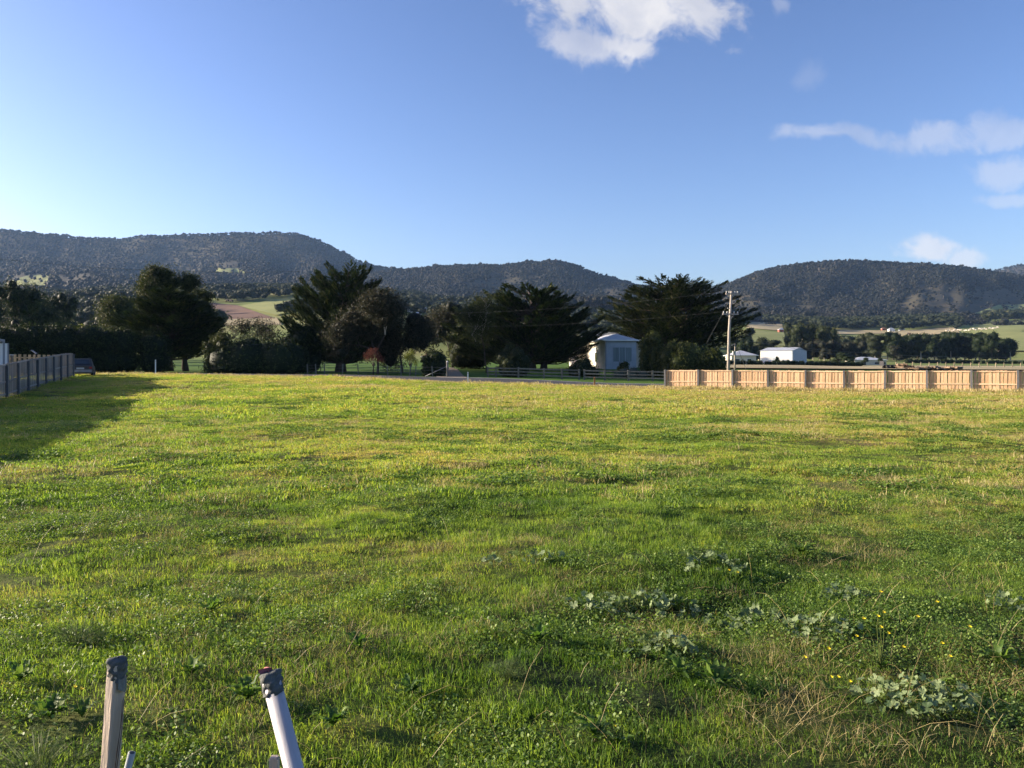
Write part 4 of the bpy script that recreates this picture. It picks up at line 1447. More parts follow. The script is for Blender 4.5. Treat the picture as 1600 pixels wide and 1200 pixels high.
def little_tree(px, D, top, wpx, mat, n, size, label, seed):
    r = np.random.default_rng(seed); loc = place(px, D); H = zz(top, D) - loc[2]; Wd = wpx * D / F / 2
    t = thing('small_tree', label, 'tree', loc)
    tb = MB().tube([(0, 0, -.1), (.04, 0, H * .3), (.1, 0, H * .5)], [.07, .055, .04], 7); tb.build('trunk', M['bark'], t, True)
    bm = MB(); bl = []
    for i in range(9):
        a = i * 2.4; q = math.sqrt((i + .5) / 9); e = (math.cos(a) * q * Wd * .7, math.sin(a) * q * Wd * .7, H * (.84 - .3 * q * q + r.uniform(-.06, .04)))
        bm.tube([(.04, 0, H * .28), (e[0] * .5, e[1] * .5, H * .48), e], [.03, .02, .008], 4, False)
        bl.append((e, (Wd * .36, Wd * .36, H * .15)))
    bm.build('branches', M['bark'], t)
    V, Fc, A = crown_blobs(bl, n, size, M[mat], r, core=0, shell=(.2, 1.05))
    link('crown', mesh_np('crown', V, Fc, M[mat], {'var': A}), t)
little_tree(583, 83, 541, 38, 'redleaf', 1500, .1, 'small red-leafed tree in front of the gum trees', 15)
little_tree(641, 83, 544, 26, 'lime', 900, .1, 'small yellow-green sapling left of the dark bush by the driveway', 16)
bush(679, 83, 541, 50, 'dark rounded bush beside the driveway gate post', seed=36, mat='hedge', n=3000, size=.2, nblob=7)
bush(735, 104, 484, 84, 'tall olive green tree-like shrub right of the driveway', seed=37, mat='olive', n=4800, size=.26, nblob=8, name='tall_shrub')
gum(708, 112, 476, 66, 'grey-green tree standing over the red-roofed building', seed=18, mat='gum', bark='bark', depth=5, leaves=4200, size=.24, trunk_r=.22, clump=.7, dense=25)
cypress(830, 99, 447, 135, 112, 'very wide middle cypress sheltering the left side of the white house', seed=23, depth=.6, trunks=((0, 0, .5), (-2.2, 1.0, .35), (1.5, .6, .35)), mat='cypress', nb=140, sprays=20000, sweep=.34, flat=.8, low=.16, env=((0, .45), (.18, .82), (.4, 1), (.6, .93), (.8, .72), (.93, .5), (1, .3)))
gum(760, 92, 462, 66, 'thin pale-branched tree in front of the very wide cypress', seed=19, mat='olive', bark='palebark', depth=5, leaves=4200, size=.17, trunk_r=.1, clump=.6, zmin=.4, name='slender_tree')
bush(802, 84, 532, 66, 'brownish olive round bush behind the rail fence', seed=38, mat='olive', n=2800, size=.17, nblob=8)
bush(911, 88, 555, 54, 'low dark bush left of the white house wall', seed=39, mat='olive', n=1700, size=.16, nblob=6)
bush(975, 93, 562, 26, 'small green shrub under the house window', seed=40, mat='sunolive', n=900, size=.12, nblob=5)
bush(985, 86, 571, 60, 'low grey-green lavender-like bush behind the rail fence', seed=41, mat='greyleaf', n=1500, size=.1, nblob=6, depth=.5)
cypress(1052, 110, 437, 122, 122, 'broad right-hand cypress with flat layers behind the power pole', seed=24, trunks=((0, 0, .5), (1.8, .5, .4)), mat='cypress2', nb=150, sprays=20000, sweep=.22, flat=.7, low=.33, env=((0, .35), (.15, .6), (.35, .9), (.6, 1.0), (.8, .82), (.93, .6), (1, .45)))
bush(1018, 88, 508, 48, 'tall sunlit shrub at the right corner of the white house', seed=42, mat='sunolive', n=3600, size=.2, nblob=7, name='tall_shrub')
bush(1062, 86, 523, 78, 'middle one of the big olive shrubs behind the pine fence end', seed=43, mat='sunolive', n=4600, size=.2, nblob=9, name='tall_shrub')
bush(1112, 85, 535, 56, 'lowest olive shrub just left of the power pole', seed=44, mat='sunolive', n=3400, size=.2, nblob=7)
bush(1085, 92, 530, 90, 'dark shrub filling behind the olive shrubs left of the power pole', seed=45, mat='hedge', n=3800, size=.24, nblob=8)
bush(1168, 290, 520, 40, 'dark bushy tree right of the power pole', seed=46, mat='hedge', n=2600, size=.25, nblob=7, name='tall_shrub')

# left background trees above the hedge
for i, (px, D, top, wd, mat, lb) in enumerate([
    (10, 150, 440, 90, 'hedge', 'dark tree at the left edge behind the long hedge'),
    (62, 175, 452, 75, 'hedge', 'second dark tree from the left behind the long hedge'),
    (105, 190, 460, 70, 'hedge', 'dark tree left of the olive tree behind the hedge'),
    (158, 128, 466, 66, 'olive', 'olive green tree showing above the hedge left of the big trees'),
    (190, 170, 470, 50, 'olive', 'small pale tree squeezed between olive tree and big trees')]):
    gum(px, D, top, wd, lb, seed=60 + i, mat=mat, bark='bark', depth=5, leaves=5200, size=.34, name='background_tree', trunk_r=.3, clump=1.0, dense=40, zmin=.1)
bush(125, 96, 500, 30, 'pale flowering shrub poking over the hedge top', seed=47, mat='lime', n=700, size=.16, nblob=5, core=0)
bush(18, 100, 485, 60, 'twiggy shrub over the hedge near the left edge', seed=48, mat='gum', n=900, size=.2, nblob=5, core=.5)

# tree belt beyond the shed, one by one
BT = []
def belt_proto(seed, mat):
    r = np.random.default_rng(seed)
    bl = []
    for i in range(7):
        bl.append(((r.uniform(-.24, .24), r.uniform(-.24, .24), (.2, .3, .45, .55, .65, .75, .82)[i]), (r.uniform(.2, .3), r.uniform(.2, .3), r.uniform(.13, .2))))
    V, Fc, A = crown_blobs(bl, 1100, .045, M[mat], r, LEAF, core=.8)
    cm = mesh_np('crown', V, Fc, M[mat], {'var': A})
    tb = MB().tube([(0, 0, -.03), (.01, 0, .3), (0, .01, .6)], [.028, .02, .01], 6)
    for a in (0, 2.1, 4.2): tb.tube([(0, 0, .3), (math.cos(a) * .15, math.sin(a) * .15, .55)], [.014, .006], 4, False)
    return cm, tb.mesh('trunk', M['palebark'] if seed % 2 else M['bark'])
BP = {m: [belt_proto(100 + i + 10 * j, m) for i in range(4)] for j, m in enumerate(('valley', 'hedge', 'gum', 'olive'))}
M['valley'].node_tree  # shared
def belt_tree(px, D, top, wpx, mat, label, group, seed, name='gum_tree'):
    r = random.Random(seed)
    loc = place(px, D); H = zz(top, D) - loc[2]
    t = thing(name, label, 'tree', loc, r.uniform(0, 6.28), group)
    cm, tm = BP[mat][r.randrange(4)]
    k = wpx * D / F
    for nm, me in (('crown', cm), ('trunk', tm)):
        o = link(nm, me, t); o.scale = (k * 1.15, k * 1.15, H * 1.02)
    return t


rb = random.Random(5)
ORD = ['first', 'second', 'third', 'fourth', 'fifth', 'sixth', 'seventh', 'eighth', 'ninth', 'tenth', 'eleventh', 'twelfth', 'thirteenth', 'fourteenth']


def nth(i, n):
    return 'leftmost' if i == 0 else 'rightmost' if i == n - 1 else ORD[i] + ' from the left' if i < n / 2 else ORD[n - 1 - i] + ' from the right'


def belt(x0, x1, n, D, dj, topf, w0, w1, matf, what, group, seed):
    for i in range(n):
        px = x0 + (x1 - x0) * (i + rb.uniform(-.25, .25)) / (n - 1)
        belt_tree(px, D + rb.uniform(-dj, dj), topf(px), rb.uniform(w0, w1), matf(px), nth(i, n) + ' ' + what, group, seed + i)


belt(1340, 1578, 27, 365, 14, lambda px: 522 + rb.uniform(-5, 5) + (6 if px > 1560 else 0) + (4 if px < 1350 else 0), 26, 36, lambda px: 'hedge' if px > 1380 else 'valley', 'gum tree in the long dark belt across the green slope', 'gum trees of the long dark belt', 0)
belt(1238, 1301, 8, 420, 12, lambda px: 503 + abs(px - 1262) * .12 + rb.uniform(-2, 4), 24, 32, lambda px: 'olive', 'gum tree in the tall clump behind the white shed', 'gum trees of the tall clump behind the shed', 50)
belt(1262, 1343, 10, 335, 10, lambda px: 531 + rb.uniform(-4, 5), 18, 24, lambda px: 'gum', 'young grey-green tree in the row right of the shed', 'young trees right of the shed', 80)
for i, (px, D, top, wd, mat, lb) in enumerate([
    (1171, 430, 511, 20, 'valley', 'rounded tree alone in the green field beyond the power pole'),
    (1186, 320, 527, 40, 'valley', 'bushy tree behind the small low house'),
    (1208, 330, 530, 34, 'valley', 'bushy tree just behind the shed\'s left end'),
    (1158, 300, 533, 26, 'hedge', 'dark tree between the power pole and the small low house'),
    (1401, 330, 538, 20, 'gum', 'pale-trunked tree standing in front of the belt'),
    (1310, 230, 550, 34, 'hedge', 'dark bushy tree right of the shaded shed end'),
    (1328, 226, 556, 22, 'hedge', 'small dark tree right of the bushy one near the shed'),
    (1375, 255, 559, 14, 'hedge', 'small round tree before the long low building'),
    (1350, 250, 558, 13, 'hedge', 'small tree at the left end of the long low building'),
    (1214, 246, 557, 8, 'hedge', 'tiny dark tree against the white shed wall')]):
    belt_tree(px, D, top, wd, mat, lb, None, 120 + i, 'background_tree')
# clipped hedge before the shed
hedge([(1130, 205), (1230, 207), (1345, 210)], 0, [562, 563.5, 564.5], 2.2, 'low clipped dark hedge in front of the white shed', n=5200, size=.3, seed=9, core=.9)
hedge([(1415, 300), (1500, 300), (1640, 300)], 0, [560, 562, 565], 3.0, 'low dark hedge at the foot of the tree belt', n=5000, size=.4, seed=10, core=.9)

# pale farm fence posts in the far paddock
t = thing('farm_fence', 'thin post and wire fence along the far paddock right of the shed', 'fence', place(1400, 215))
pm = unit_box('post', .16, .16, 1.4, M['tanpaling'])
FP = []
for px in range(1400, 1640, 13):
    p = Vector(place(px, 215)) - t.location; FP.append(p); o = link('post', pm, t); o.location = p
for z in (.6, 1.2): MB().tube([p + Vector((0, 0, z)) for p in FP], .015, 4).build('wire', M['wire'], t)

# heap of timber and trailer behind the fence
r = random.Random(8)
base = Vector(place(1415, 150))
t = thing('timber_pile', 'heap of sawn logs and timber beyond the pine fence', 'timber pile', base)
pz_ = zz(574, 150) - base.z
me_l = [MB().tube([(0, -.7, 0), (0, .7, 0)], q, 8).mesh('log', M['timber']) for q in (.16, .22)]
for i in range(60):
    px = r.uniform(1403, 1500); x = gx1(px, 150) - base.x
    o = link('log', me_l[i % 2], t)
    g = gz1s(x + base.x, 150) - base.z
    o.location = (x, r.uniform(-1, 1), g + .15 + r.random() * (1.0 if px < 1425 else .5)); o.rotation_euler = (0, r.uniform(-.2, .2), r.uniform(-1, 1))
t = thing('farm_trailer', 'low dark flatbed trailer beside the timber heap', 'trailer', place(1391, 158))
MB().box(-1.7, 1.7, -.9, .9, .75, .95).build('deck', M['darkmetal'], t)
MB().box(-1.7, -1.6, -.9, .9, .951, 1.7).build('headboard', M['darkmetal'], t)
for s in (-.8, .8):
    MB().tube([(s, -.95, .4), (s, -.75, .4)], .4, 16).build('wheel', M['rubber'], t, True)
    MB().tube([(s, .75, .4), (s, .95, .4)], .4, 16).build('wheel', M['rubber'], t, True)
MB().tube([(1.7, 0, .8), (2.6, 0, .6)], .05, 6).build('drawbar', M['darkmetal'], t)

# grazing animals far off
def animal_mesh(name, mat, s):
    """one continuous body: barrel, neck, head down to graze, four legs"""
    me = bpy.data.meshes.new(name)
    pts = [(0, 0, 1.0), (.55, 0, 1.0), (-.55, 0, 1.02), (.85, 0, .9), (1.1, 0, .5), (1.3, 0, .25), (.5, .18, .55), (.5, .2, 0), (.5, -.18, .55), (.5, -.2, 0), (-.55, .18, .6), (-.6, .2, 0), (-.55, -.18, .6), (-.6, -.2, 0), (-.75, 0, .95), (-.8, 0, .5)]
    ed = [(0, 1), (0, 2), (1, 3), (3, 4), (4, 5), (1, 6), (6, 7), (1, 8), (8, 9), (2, 10), (10, 11), (2, 12), (12, 13), (2, 14), (14, 15)]
    rad = [.36, .34, .33, .2, .15, .09, .1, .05, .1, .05, .13, .05, .13, .05, .06, .03]
    me.from_pydata([tuple(c * s for c in p) for p in pts], ed, [])
    o = bpy.data.objects.new(name, me); COL.objects.link(o)
    md = o.modifiers.new('skin', 'SKIN')
    for i, v in enumerate(me.skin_vertices[0].data):
        v.radius = (rad[i] * s, rad[i] * s)
    me.skin_vertices[0].data[0].use_root = True
    dg = bpy.context.evaluated_depsgraph_get()
    m2 = bpy.data.meshes.new_from_object(o.evaluated_get(dg)); m2.materials.clear(); m2.materials.append(mat)
    for p in m2.polygons: p.use_smooth = True
    bpy.data.objects.remove(o)
    return m2


cowm = animal_mesh('cow', M['cow'], 1.35); shm = animal_mesh('sheep', M['sheepwool'], .85)
r = random.Random(2)
for (px, py, lb) in [(355, 473, 'left one of two dark cattle on the pasture over the ploughed field'), (361, 473.5, 'right one of two dark cattle on the pasture over the ploughed field'),
                     (1362, 529, 'dark animal grazing left on the dry paddock'), (1385, 528, 'dark animal grazing mid-way on the dry paddock'), (1420, 525.5, 'dark animal grazing nearest the belt on the dry paddock')]:
    D = inv_ground(px, py); x = gx1(px, D)
    o = link('cow', cowm); o.location = (x, D, gz1s(x, D) + .6); o.rotation_euler = (0, 0, r.uniform(0, 6.28)); o.scale = (1.5,) * 3
    tag(o, lb, 'cow', 'dark cattle in the paddocks')
for i in range(26):
    px = 1478 + i * 3.2 + r.uniform(-1, 1); py = 519.5 - (px - 1478) * .055 + r.uniform(-1.2, 1.6)
    D = inv_ground(px, py); x = gx1(px, D)
    o = link('sheep', shm); o.location = (x, D, gz1s(x, D) + 1.0); o.rotation_euler = (0, 0, r.uniform(0, 6.28)); o.scale = (1.5,) * 3
    tag(o, 'pale sheep in the flock strung along the green slope', 'sheep', 'flock of sheep on the green slope')

# ------------------------------------------------------------------ grass
def blades(name, n, rad, h0, h1, wd, mat, seed, lean=.5, curve=.5, shape='blade', falloff=.5):
    r = np.random.default_rng(seed)
    rr_ = rad * r.random(n) ** falloff; a = r.uniform(0, 6.28, n)
    bx = rr_ * np.cos(a); by = rr_ * np.sin(a)
    H = r.uniform(h0, h1, n); la = r.uniform(0, 6.28, n); ln = np.abs(r.normal(0, lean, n)) * H
    dx = np.cos(la) * ln; dy = np.sin(la) * ln
    fa = r.uniform(0, 6.28, n); wx = np.cos(fa) * wd * r.uniform(.6, 1.3, n) / 2; wy = np.sin(fa) * wd / 2
    B = np.stack([bx, by, np.full(n, -.015)], 1); Wv = np.stack([wx, wy, 0 * wx], 1)
    Mi = B + np.stack([dx * .35, dy * .35, H * .6], 1); T = B + np.stack([dx, dy, H * (1 - .3 * curve)], 1)
    V = np.stack([B - Wv, B + Wv, Mi + Wv * .8, Mi - Wv * .8, T], 1)
    i = (np.arange(n) * 5)[:, None]
    Fc = np.concatenate([i + np.array([[0, 1, 2]]), i + np.array([[0, 2, 3]]), i + np.array([[3, 2, 4]])])
    return mesh_np(name, V.reshape(-1, 3), Fc, mat, {'var': np.repeat(r.random(n), 5)})


def roundleaves(name, n, rad, h0, h1, size, mat, seed):
    r = np.random.default_rng(seed)
    VV = []; FF = []; AA = []
    for k in range(n):
        a = r.uniform(0, 6.28); q = rad * math.sqrt(r.random()); c = np.array([q * math.cos(a), q * math.sin(a), r.uniform(h0, h1)])
        nrm = np.array([r.normal(0, .75), r.normal(0, .75), 1]); nrm /= np.linalg.norm(nrm)
        t1 = np.cross(nrm, [math.cos(a), math.sin(a), 0.1]); t1 /= np.linalg.norm(t1); t2 = np.cross(nrm, t1)
        s = size * r.uniform(.6, 1.2); i = len(VV)
        for j in range(6):
            an = j * math.pi / 3; VV.append(c + (t1 * math.cos(an) + t2 * math.sin(an) * .8) * s)
        FF += [(i, i + 1, i + 2), (i, i + 2, i + 3), (i, i + 3, i + 4), (i, i + 4, i + 5)]
        AA += [r.random()] * 6
    return mesh_np(name, VV, FF, mat, {'var': AA})


def fieldpoints(seed, d0, d1, dens, spread=1.0, side=1.25):
    r = np.random.default_rng(seed)
    area = (d1 ** 2 - d0 ** 2) * .5 * 1.28 * side + 5.0 * (d1 - d0)
    n = int(area * dens)
    d = np.sqrt(r.uniform(d0 ** 2, d1 ** 2, n)); x = r.uniform(-1, 1, n) * (.64 * side * d + 2.5 * (2 * d / (d0 + d1)))
    return r, x, d


def dryness(x, y):
    return fbm2(x / 6 + 3, y / 5, 77, 4)


TG = []
# 0-3 near lawn, 4-5 near tall tufts, 6 clover leaves, 7 straw
TG.append(blades('lawn_near', 330, .24, .010, .036, .0030, M['grass'], 1, .7)); TG.append(blades('lawn_near', 330, .24, .010, .042, .0032, M['grass'], 2, .8))
TG.append(blades('lawn_near', 300, .22, .008, .030, .0028, M['grass'], 3, .9)); TG.append(blades('lawn_near', 300, .24, .012, .046, .0034, M['grass'], 4, .6))
TG.append(blades('tuft_near', 120, .09, .03, .085, .0035, M['grass'], 5, .55)); TG.append(blades('tuft_near', 140, .12, .03, .075, .004, M['grass'], 6, .7))
TG.append(roundleaves('clover', 190, .16, .008, .035, .0065, M['weed'], 7)); TG.append(blades('straw', 80, .2, .02, .09, .0022, M['dry'], 8, 1.6))
# 8-10 middle lawn, 11 middle tuft, 12 middle clover, 13 middle straw
TG.append(blades('lawn_mid', 420, .5, .016, .042, .009, M['grass'], 11, .7)); TG.append(blades('lawn_mid', 420, .5, .014, .040, .009, M['grass'], 12, .8)); TG.append(blades('lawn_mid', 380, .45, .014, .05, .010, M['grass'], 13, .7))
TG.append(blades('tuft_mid', 120, .16, .035, .085, .010, M['grass'], 14, .7)); TG.append(roundleaves('weeds_mid', 170, .26, .02, .07, .016, M['weed'], 15)); TG.append(blades('straw_mid', 90, .35, .05, .14, .007, M['dry'], 16, .9))
# 14-15 far lawn, 16 far tuft, 17 far straw
TG.append(blades('lawn_far', 420, 1.0, .025, .065, .022, M['grass'], 21, .6)); TG.append(blades('lawn_far', 420, 1.0, .025, .075, .022, M['grass'], 22, .7))
TG.append(blades('tuft_far', 90, .22, .05, .13, .018, M['grass'], 23, .6)); TG.append(blades('straw_far', 120, .7, .06, .17, .012, M['dry'], 24, .6))

PP = []; RT = []; SS = []; II = []


def add_pts(r, x, y, idx, s0, s1, sz=None):
    n = len(x); z = ground_z(x, y)
    PP.append(np.stack([x, y, z], 1)); rt = np.zeros((n, 3)); rt[:, 2] = r.uniform(0, 6.28, n); rt[:, 0] = r.normal(0, .08, n); rt[:, 1] = r.normal(0, .08, n); RT.append(rt)
    s = r.uniform(s0, s1, n); v = s * (sz if sz is not None else 1)
    SS.append(np.stack([s, s, v], 1)); II.append(idx if hasattr(idx, '__len__') else np.full(n, idx))


for (sd, d0, d1, dens, kinds, s0, s1) in ((1, 1.6, 10.5, 52, (0, 1, 2, 3), .8, 1.25), (2, 9.0, 28, 10, (8, 9, 10), .8, 1.25), (3, 25, 66, 2.2, (14, 15), .8, 1.25)):
    r, x, y = fieldpoints(sd, d0, d1, dens)
    m = y < rc(800 + F * x / y) - 4.6; x, y = x[m], y[m]
    hv = 1 + .9 * np.clip(fbm2(x / 1.6, y / 1.6, 55, 3) * 1.8, -.55, .9)
    add_pts(r, x, y, r.choice(kinds, len(x)), s0, s1, hv)
# tufts and weeds
for (sd, d0, d1, dens, kinds, s0, s1, thr, ns) in ((4, 1.6, 11, 14, (4, 5), .6, 1.2, .12, 1.1), (5, 1.6, 10.5, 30, (6,), .8, 1.4, -.05, .8), (6, 1.6, 11, 16, (7,), .7, 1.2, -.08, 1.3),
                                               (7, 9, 30, 6, (11,), .7, 1.3, .10, 2.0), (8, 9, 40, 5.0, (12,), .7, 1.3, .12, 1.7), (9, 9, 30, 4, (13,), .7, 1.1, -.02, 3.0),
                                               (10, 28, 66, 1.6, (16,), .7, 1.5, .18, 3.0), (11, 28, 66, .9, (17,), .7, 1.3, .0, 5.0)):
    r, x, y = fieldpoints(sd, d0, d1, dens)
    m = (fbm2(x / ns, y / ns, 90 + sd, 3) > thr) & (y < rc(800 + F * x / y) - 4.2); x, y = x[m], y[m]
    add_pts(r, x, y, r.choice(kinds, len(x)), s0, s1)
# a taller fringe by the road, along the pine fence and along the shade edge on the left
r = np.random.default_rng(99)
u = r.uniform(-100, 1080, 1500); y = rc(u) - 4.6 - np.abs(r.normal(0, 1.2, 1500)); x = (u - 800) / F * y
add_pts(r, x, y, r.choice((16, 17), len(x)), .8, 1.9)
s = r.uniform(0, Lb * 11, 1300); nx_, ny_ = dirv[1], -dirv[0]
off = .15 + np.abs(r.normal(0, .7, 1300)); x = A[0] + dirv[0] * s + nx_ * off * np.sign(-ny_) * -1; 
nrm = np.array([-dirv[1], dirv[0]]); nrm = nrm if nrm[1] < 0 else -nrm
x = A[0] + dirv[0] * s + nrm[0] * off; y = A[1] + dirv[1] * s + nrm[1] * off
add_pts(r, x, y, r.choice((17, 17, 16), len(x)), 1.0, 2.4)
P_ = np.concatenate(PP); R_ = np.concatenate(RT); S_ = np.concatenate(SS); I_ = np.concatenate(II)
scatter('grass', P_, R_, S_, I_, TG, 'rough sunlit grass with clover and straw covering the whole field', 'grass')

# ------------------------------------------------------------------ leafy weeds near the camera
def mallow_leaf(seed, k=7):
    r = np.random.default_rng(seed)
    V = [(0, 0, 0)]; n = 28
    for j in range(n + 1):
        a = -2.75 + 5.5 * j / n
        lobe = abs(math.cos(a * k * .5)); rad = .62 + .38 * lobe ** .5
        pl_ = .13 * math.sin(a * k) ; V.append((math.cos(a) * rad, math.sin(a) * rad, .20 * rad + pl_ * .6))
    Fc = [(0, j, j + 1) for j in range(1, n + 1)]
    return mesh_np('leaf', V, Fc, M['mallow'], {'var': np.full(len(V), r.random())})


ML = [mallow_leaf(i, 5 + i % 3) for i in range(8)]


def ground_at(px, py):
    """near ground seen at a photograph pixel"""
    d = np.linspace(1.5, 60, 6000); x = (px - 800) / F * d; z = ground_z(x, d)
    ys = HY - (z - EYE) * F / d
    i = np.argmax(ys < py)
    return x[i], d[i], z[i]


def mallow(px, py, wpx, hpx, n, label, seed, leaf=.024, hgt=.12):
    r = random.Random(seed)
    x, d, z = ground_at(px, py)
    t = thing('mallow_plant', label, 'weed', (x, d, z), 0, 'mallow weeds in the grass')
    Wx = wpx * d / F / 2; Wy = hpx / F * d / (EYE / d) / 2 * .8
    stm = MB()
    for i in range(n):
        a = r.uniform(0, 6.28); q = math.sqrt(r.random()); lx, ly = math.cos(a) * q * Wx, math.sin(a) * q * Wy
        g = gz1(x + lx, d + ly) - z; h = hgt * (1 - .5 * q) * r.uniform(.3, 1.2)
        o = link('leaf', ML[r.randrange(8)], t); s = leaf * r.uniform(.65, 1.3); o.scale = (s, s, s)
        o.location = (lx, ly, g + h); o.rotation_euler = (r.gauss(.3, .6), r.gauss(0, .6), r.uniform(0, 6.28))
        if i % 2 == 0: stm.tube([(lx * .8, ly * .8, g - .01), (lx * .95, ly * .95, g + h * .6), (lx, ly, g + h)], .0018, 4, False)
    stm.build('stem', M['stalk'], t)
    return t


mallow(1430, 1105, 190, 80, 120, 'largest near mallow weed with pale lobed leaves and deep shade beneath', 1, .023, .13)
mallow(985, 955, 210, 44, 140, 'mallow weed in the middle of the field ahead', 2, .026, .11)
mallow(1030, 1020, 110, 40, 45, 'mallow weed just in front of the middle one', 3, .025, .10)
mallow(1160, 978, 120, 34, 75, 'mallow weed right of the middle one', 4, .027, .10)
mallow(1110, 890, 120, 30, 60, 'mallow weed behind the middle ones', 5, .028, .12)
mallow(1280, 990, 120, 50, 75, 'mallow weed between the middle and the largest one', 6, .025, .10)
mallow(1580, 950, 80, 36, 30, 'mallow weed at the right edge of the field', 7, .026, .10)
mallow(1320, 935, 90, 22, 30, 'small mallow weed behind the yellow flowers', 8, .026, .09)
mallow(815, 880, 130, 20, 36, 'low mallow weed left of the field centre', 9, .027, .09)


def lance_leaf(seed):
    r = np.random.default_rng(seed); V = []; n = 7
    for i in range(n):
        t_ = i / (n - 1); wd = .13 * math.sin(math.pi * min(1, t_ * .92 + .08)) ** .8 * (1 + .25 * (i % 2)); x = t_; z = .45 * math.sin(t_ * 2.2) * (.6 + .4 * r.random())
        V += [(x, -wd, z + .04), (x, 0, z), (x, wd, z + .04)]
    Fc = []
    for i in range(n - 1):
        a = i * 3; Fc += [(a, a + 1, a + 4), (a, a + 4, a + 3), (a + 1, a + 2, a + 5), (a + 1, a + 5, a + 4)]
    return mesh_np('leaf', V, Fc, M['dock'], {'var': np.full(len(V), r.random())})


LL = [lance_leaf(i) for i in range(5)]


def rosette(px, py, n, L, label, seed, group='broad-leafed rosettes in the grass'):
    r = random.Random(seed); x, d, z = ground_at(px, py)
    t = thing('dandelion_plant', label, 'weed', (x, d, z + .01), 0, group)
    for i in range(n):
        o = link('leaf', LL[r.randrange(5)], t); s = L * r.uniform(.6, 1.15); o.scale = (s, s, s * r.uniform(.7, 1.6)); o.rotation_euler = (r.uniform(-.2, .2), r.uniform(-.5, .1), i * 2.4 + r.uniform(-.3, .3))
        o.location = (0, 0, r.uniform(0, .02))


RS = [(385, 1100, 13, .13, 'leafy rosette just left of the white pipe'), (520, 1140, 12, .12, 'leafy rosette right of the white pipe at the bottom'), (1060, 1060, 12, .13, 'leafy rosette below the middle mallows'),
      (1120, 1080, 14, .15, 'broad rosette right of the bottom centre'), (640, 1090, 10, .11, 'small rosette left of the bottom centre'), (840, 1010, 12, .12, 'rosette under the field centre'),
      (330, 960, 12, .13, 'dark leafy rosette above the white pipe'), (1250, 870, 12, .16, 'dark rosette amid the dry grass on the right'), (300, 1060, 9, .11, 'rosette between the two stakes'),
      (930, 1160, 11, .12, 'rosette at the bottom middle'), (30, 1070, 11, .12, 'bright rosette at the lower left edge'), (80, 1130, 10, .12, 'rosette left of the wooden stake'),
      (560, 1020, 9, .12, 'rosette in the left middle of the near grass'), (1560, 1040, 12, .13, 'rosette near the right edge')]
for i, (px, py, n, L, lb) in enumerate(RS): rosette(px, py, int(n * 1.7), L * .85, lb, 200 + i)


# flowering weeds: thin branched stems with yellow heads
def flower_weed(px, py, heads, label, seed, group='yellow flowering weeds'):
    r = random.Random(seed); x, d, z = ground_at(px, py)
    t = thing('yellow_flower_weed', label, 'weed', (x, d, z), 0, group)
    for (hx, hy) in heads:
        # head at photograph pixel, at the plant's distance
        X = (hx - px) * d / F; Z = zz(hy, d) - z; Z = max(Z, .06)
        yv = r.uniform(-.06, .06)
        MB().tube([(X * .15, 0, 0), (X * .5 + r.uniform(-.02, .02), yv * .5, Z * .55), (X, yv, Z)], [.0022, .0018, .0012], 5, False).build('stem', M['stalk'], t)
        f = MB()
        for q in range(9):
            a = q * 2.4; rr_ = .0085 * r.uniform(.8, 1.2); f.face([(X, yv, Z), (X + math.cos(a - .35) * rr_, yv + math.sin(a - .35) * rr_, Z + .004), (X + math.cos(a) * rr_ * 1.25, yv + math.sin(a) * rr_ * 1.25, Z + .006), (X + math.cos(a + .35) * rr_, yv + math.sin(a + .35) * rr_, Z + .004)])
            f.face([(X, yv, Z + .012), (X + math.cos(a - .35) * rr_ * .7, yv + math.sin(a - .35) * rr_ * .7, Z + .011), (X + math.cos(a + .35) * rr_ * .7, yv + math.sin(a + .35) * rr_ * .7, Z + .011)])
        f.build('flower', M['yellow'], t)
    for q in range(5):
        a = r.uniform(0, 6.28)
        o = link('leaf', LL[r.randrange(5)], t); o.scale = (.09,) * 3; o.rotation_euler = (0, -.3, a)


flower_weed(1375, 1045, [(1366, 960), (1380, 957), (1384, 986), (1388, 990), (1353, 970), (1340, 996), (1412, 1012), (1458, 938), (1430, 962), (1375, 925)], 'tallest yellow flowering weed with many thin stems on the right', 1)
flower_weed(1300, 1085, [(1306, 1066), (1290, 1010), (1328, 1120), (1265, 1035), (1317, 1100)], 'yellow flowering weed left of the largest mallow', 2)
flower_weed(1465, 1075, [(1467, 1003), (1515, 980), (1490, 1030)], 'sparse yellow flowering weed above the largest mallow', 3)
flower_weed(128, 1120, [(123, 1070), (132, 1074)], 'two yellow flowers left of the wooden stake', 4)
flower_weed(1143, 905, [(1140, 893), (1150, 898)], 'tiny yellow flower by the back mallow', 5)
flower_weed(965, 1165, [(962, 1158)], 'single yellow flower at the bottom middle', 6)

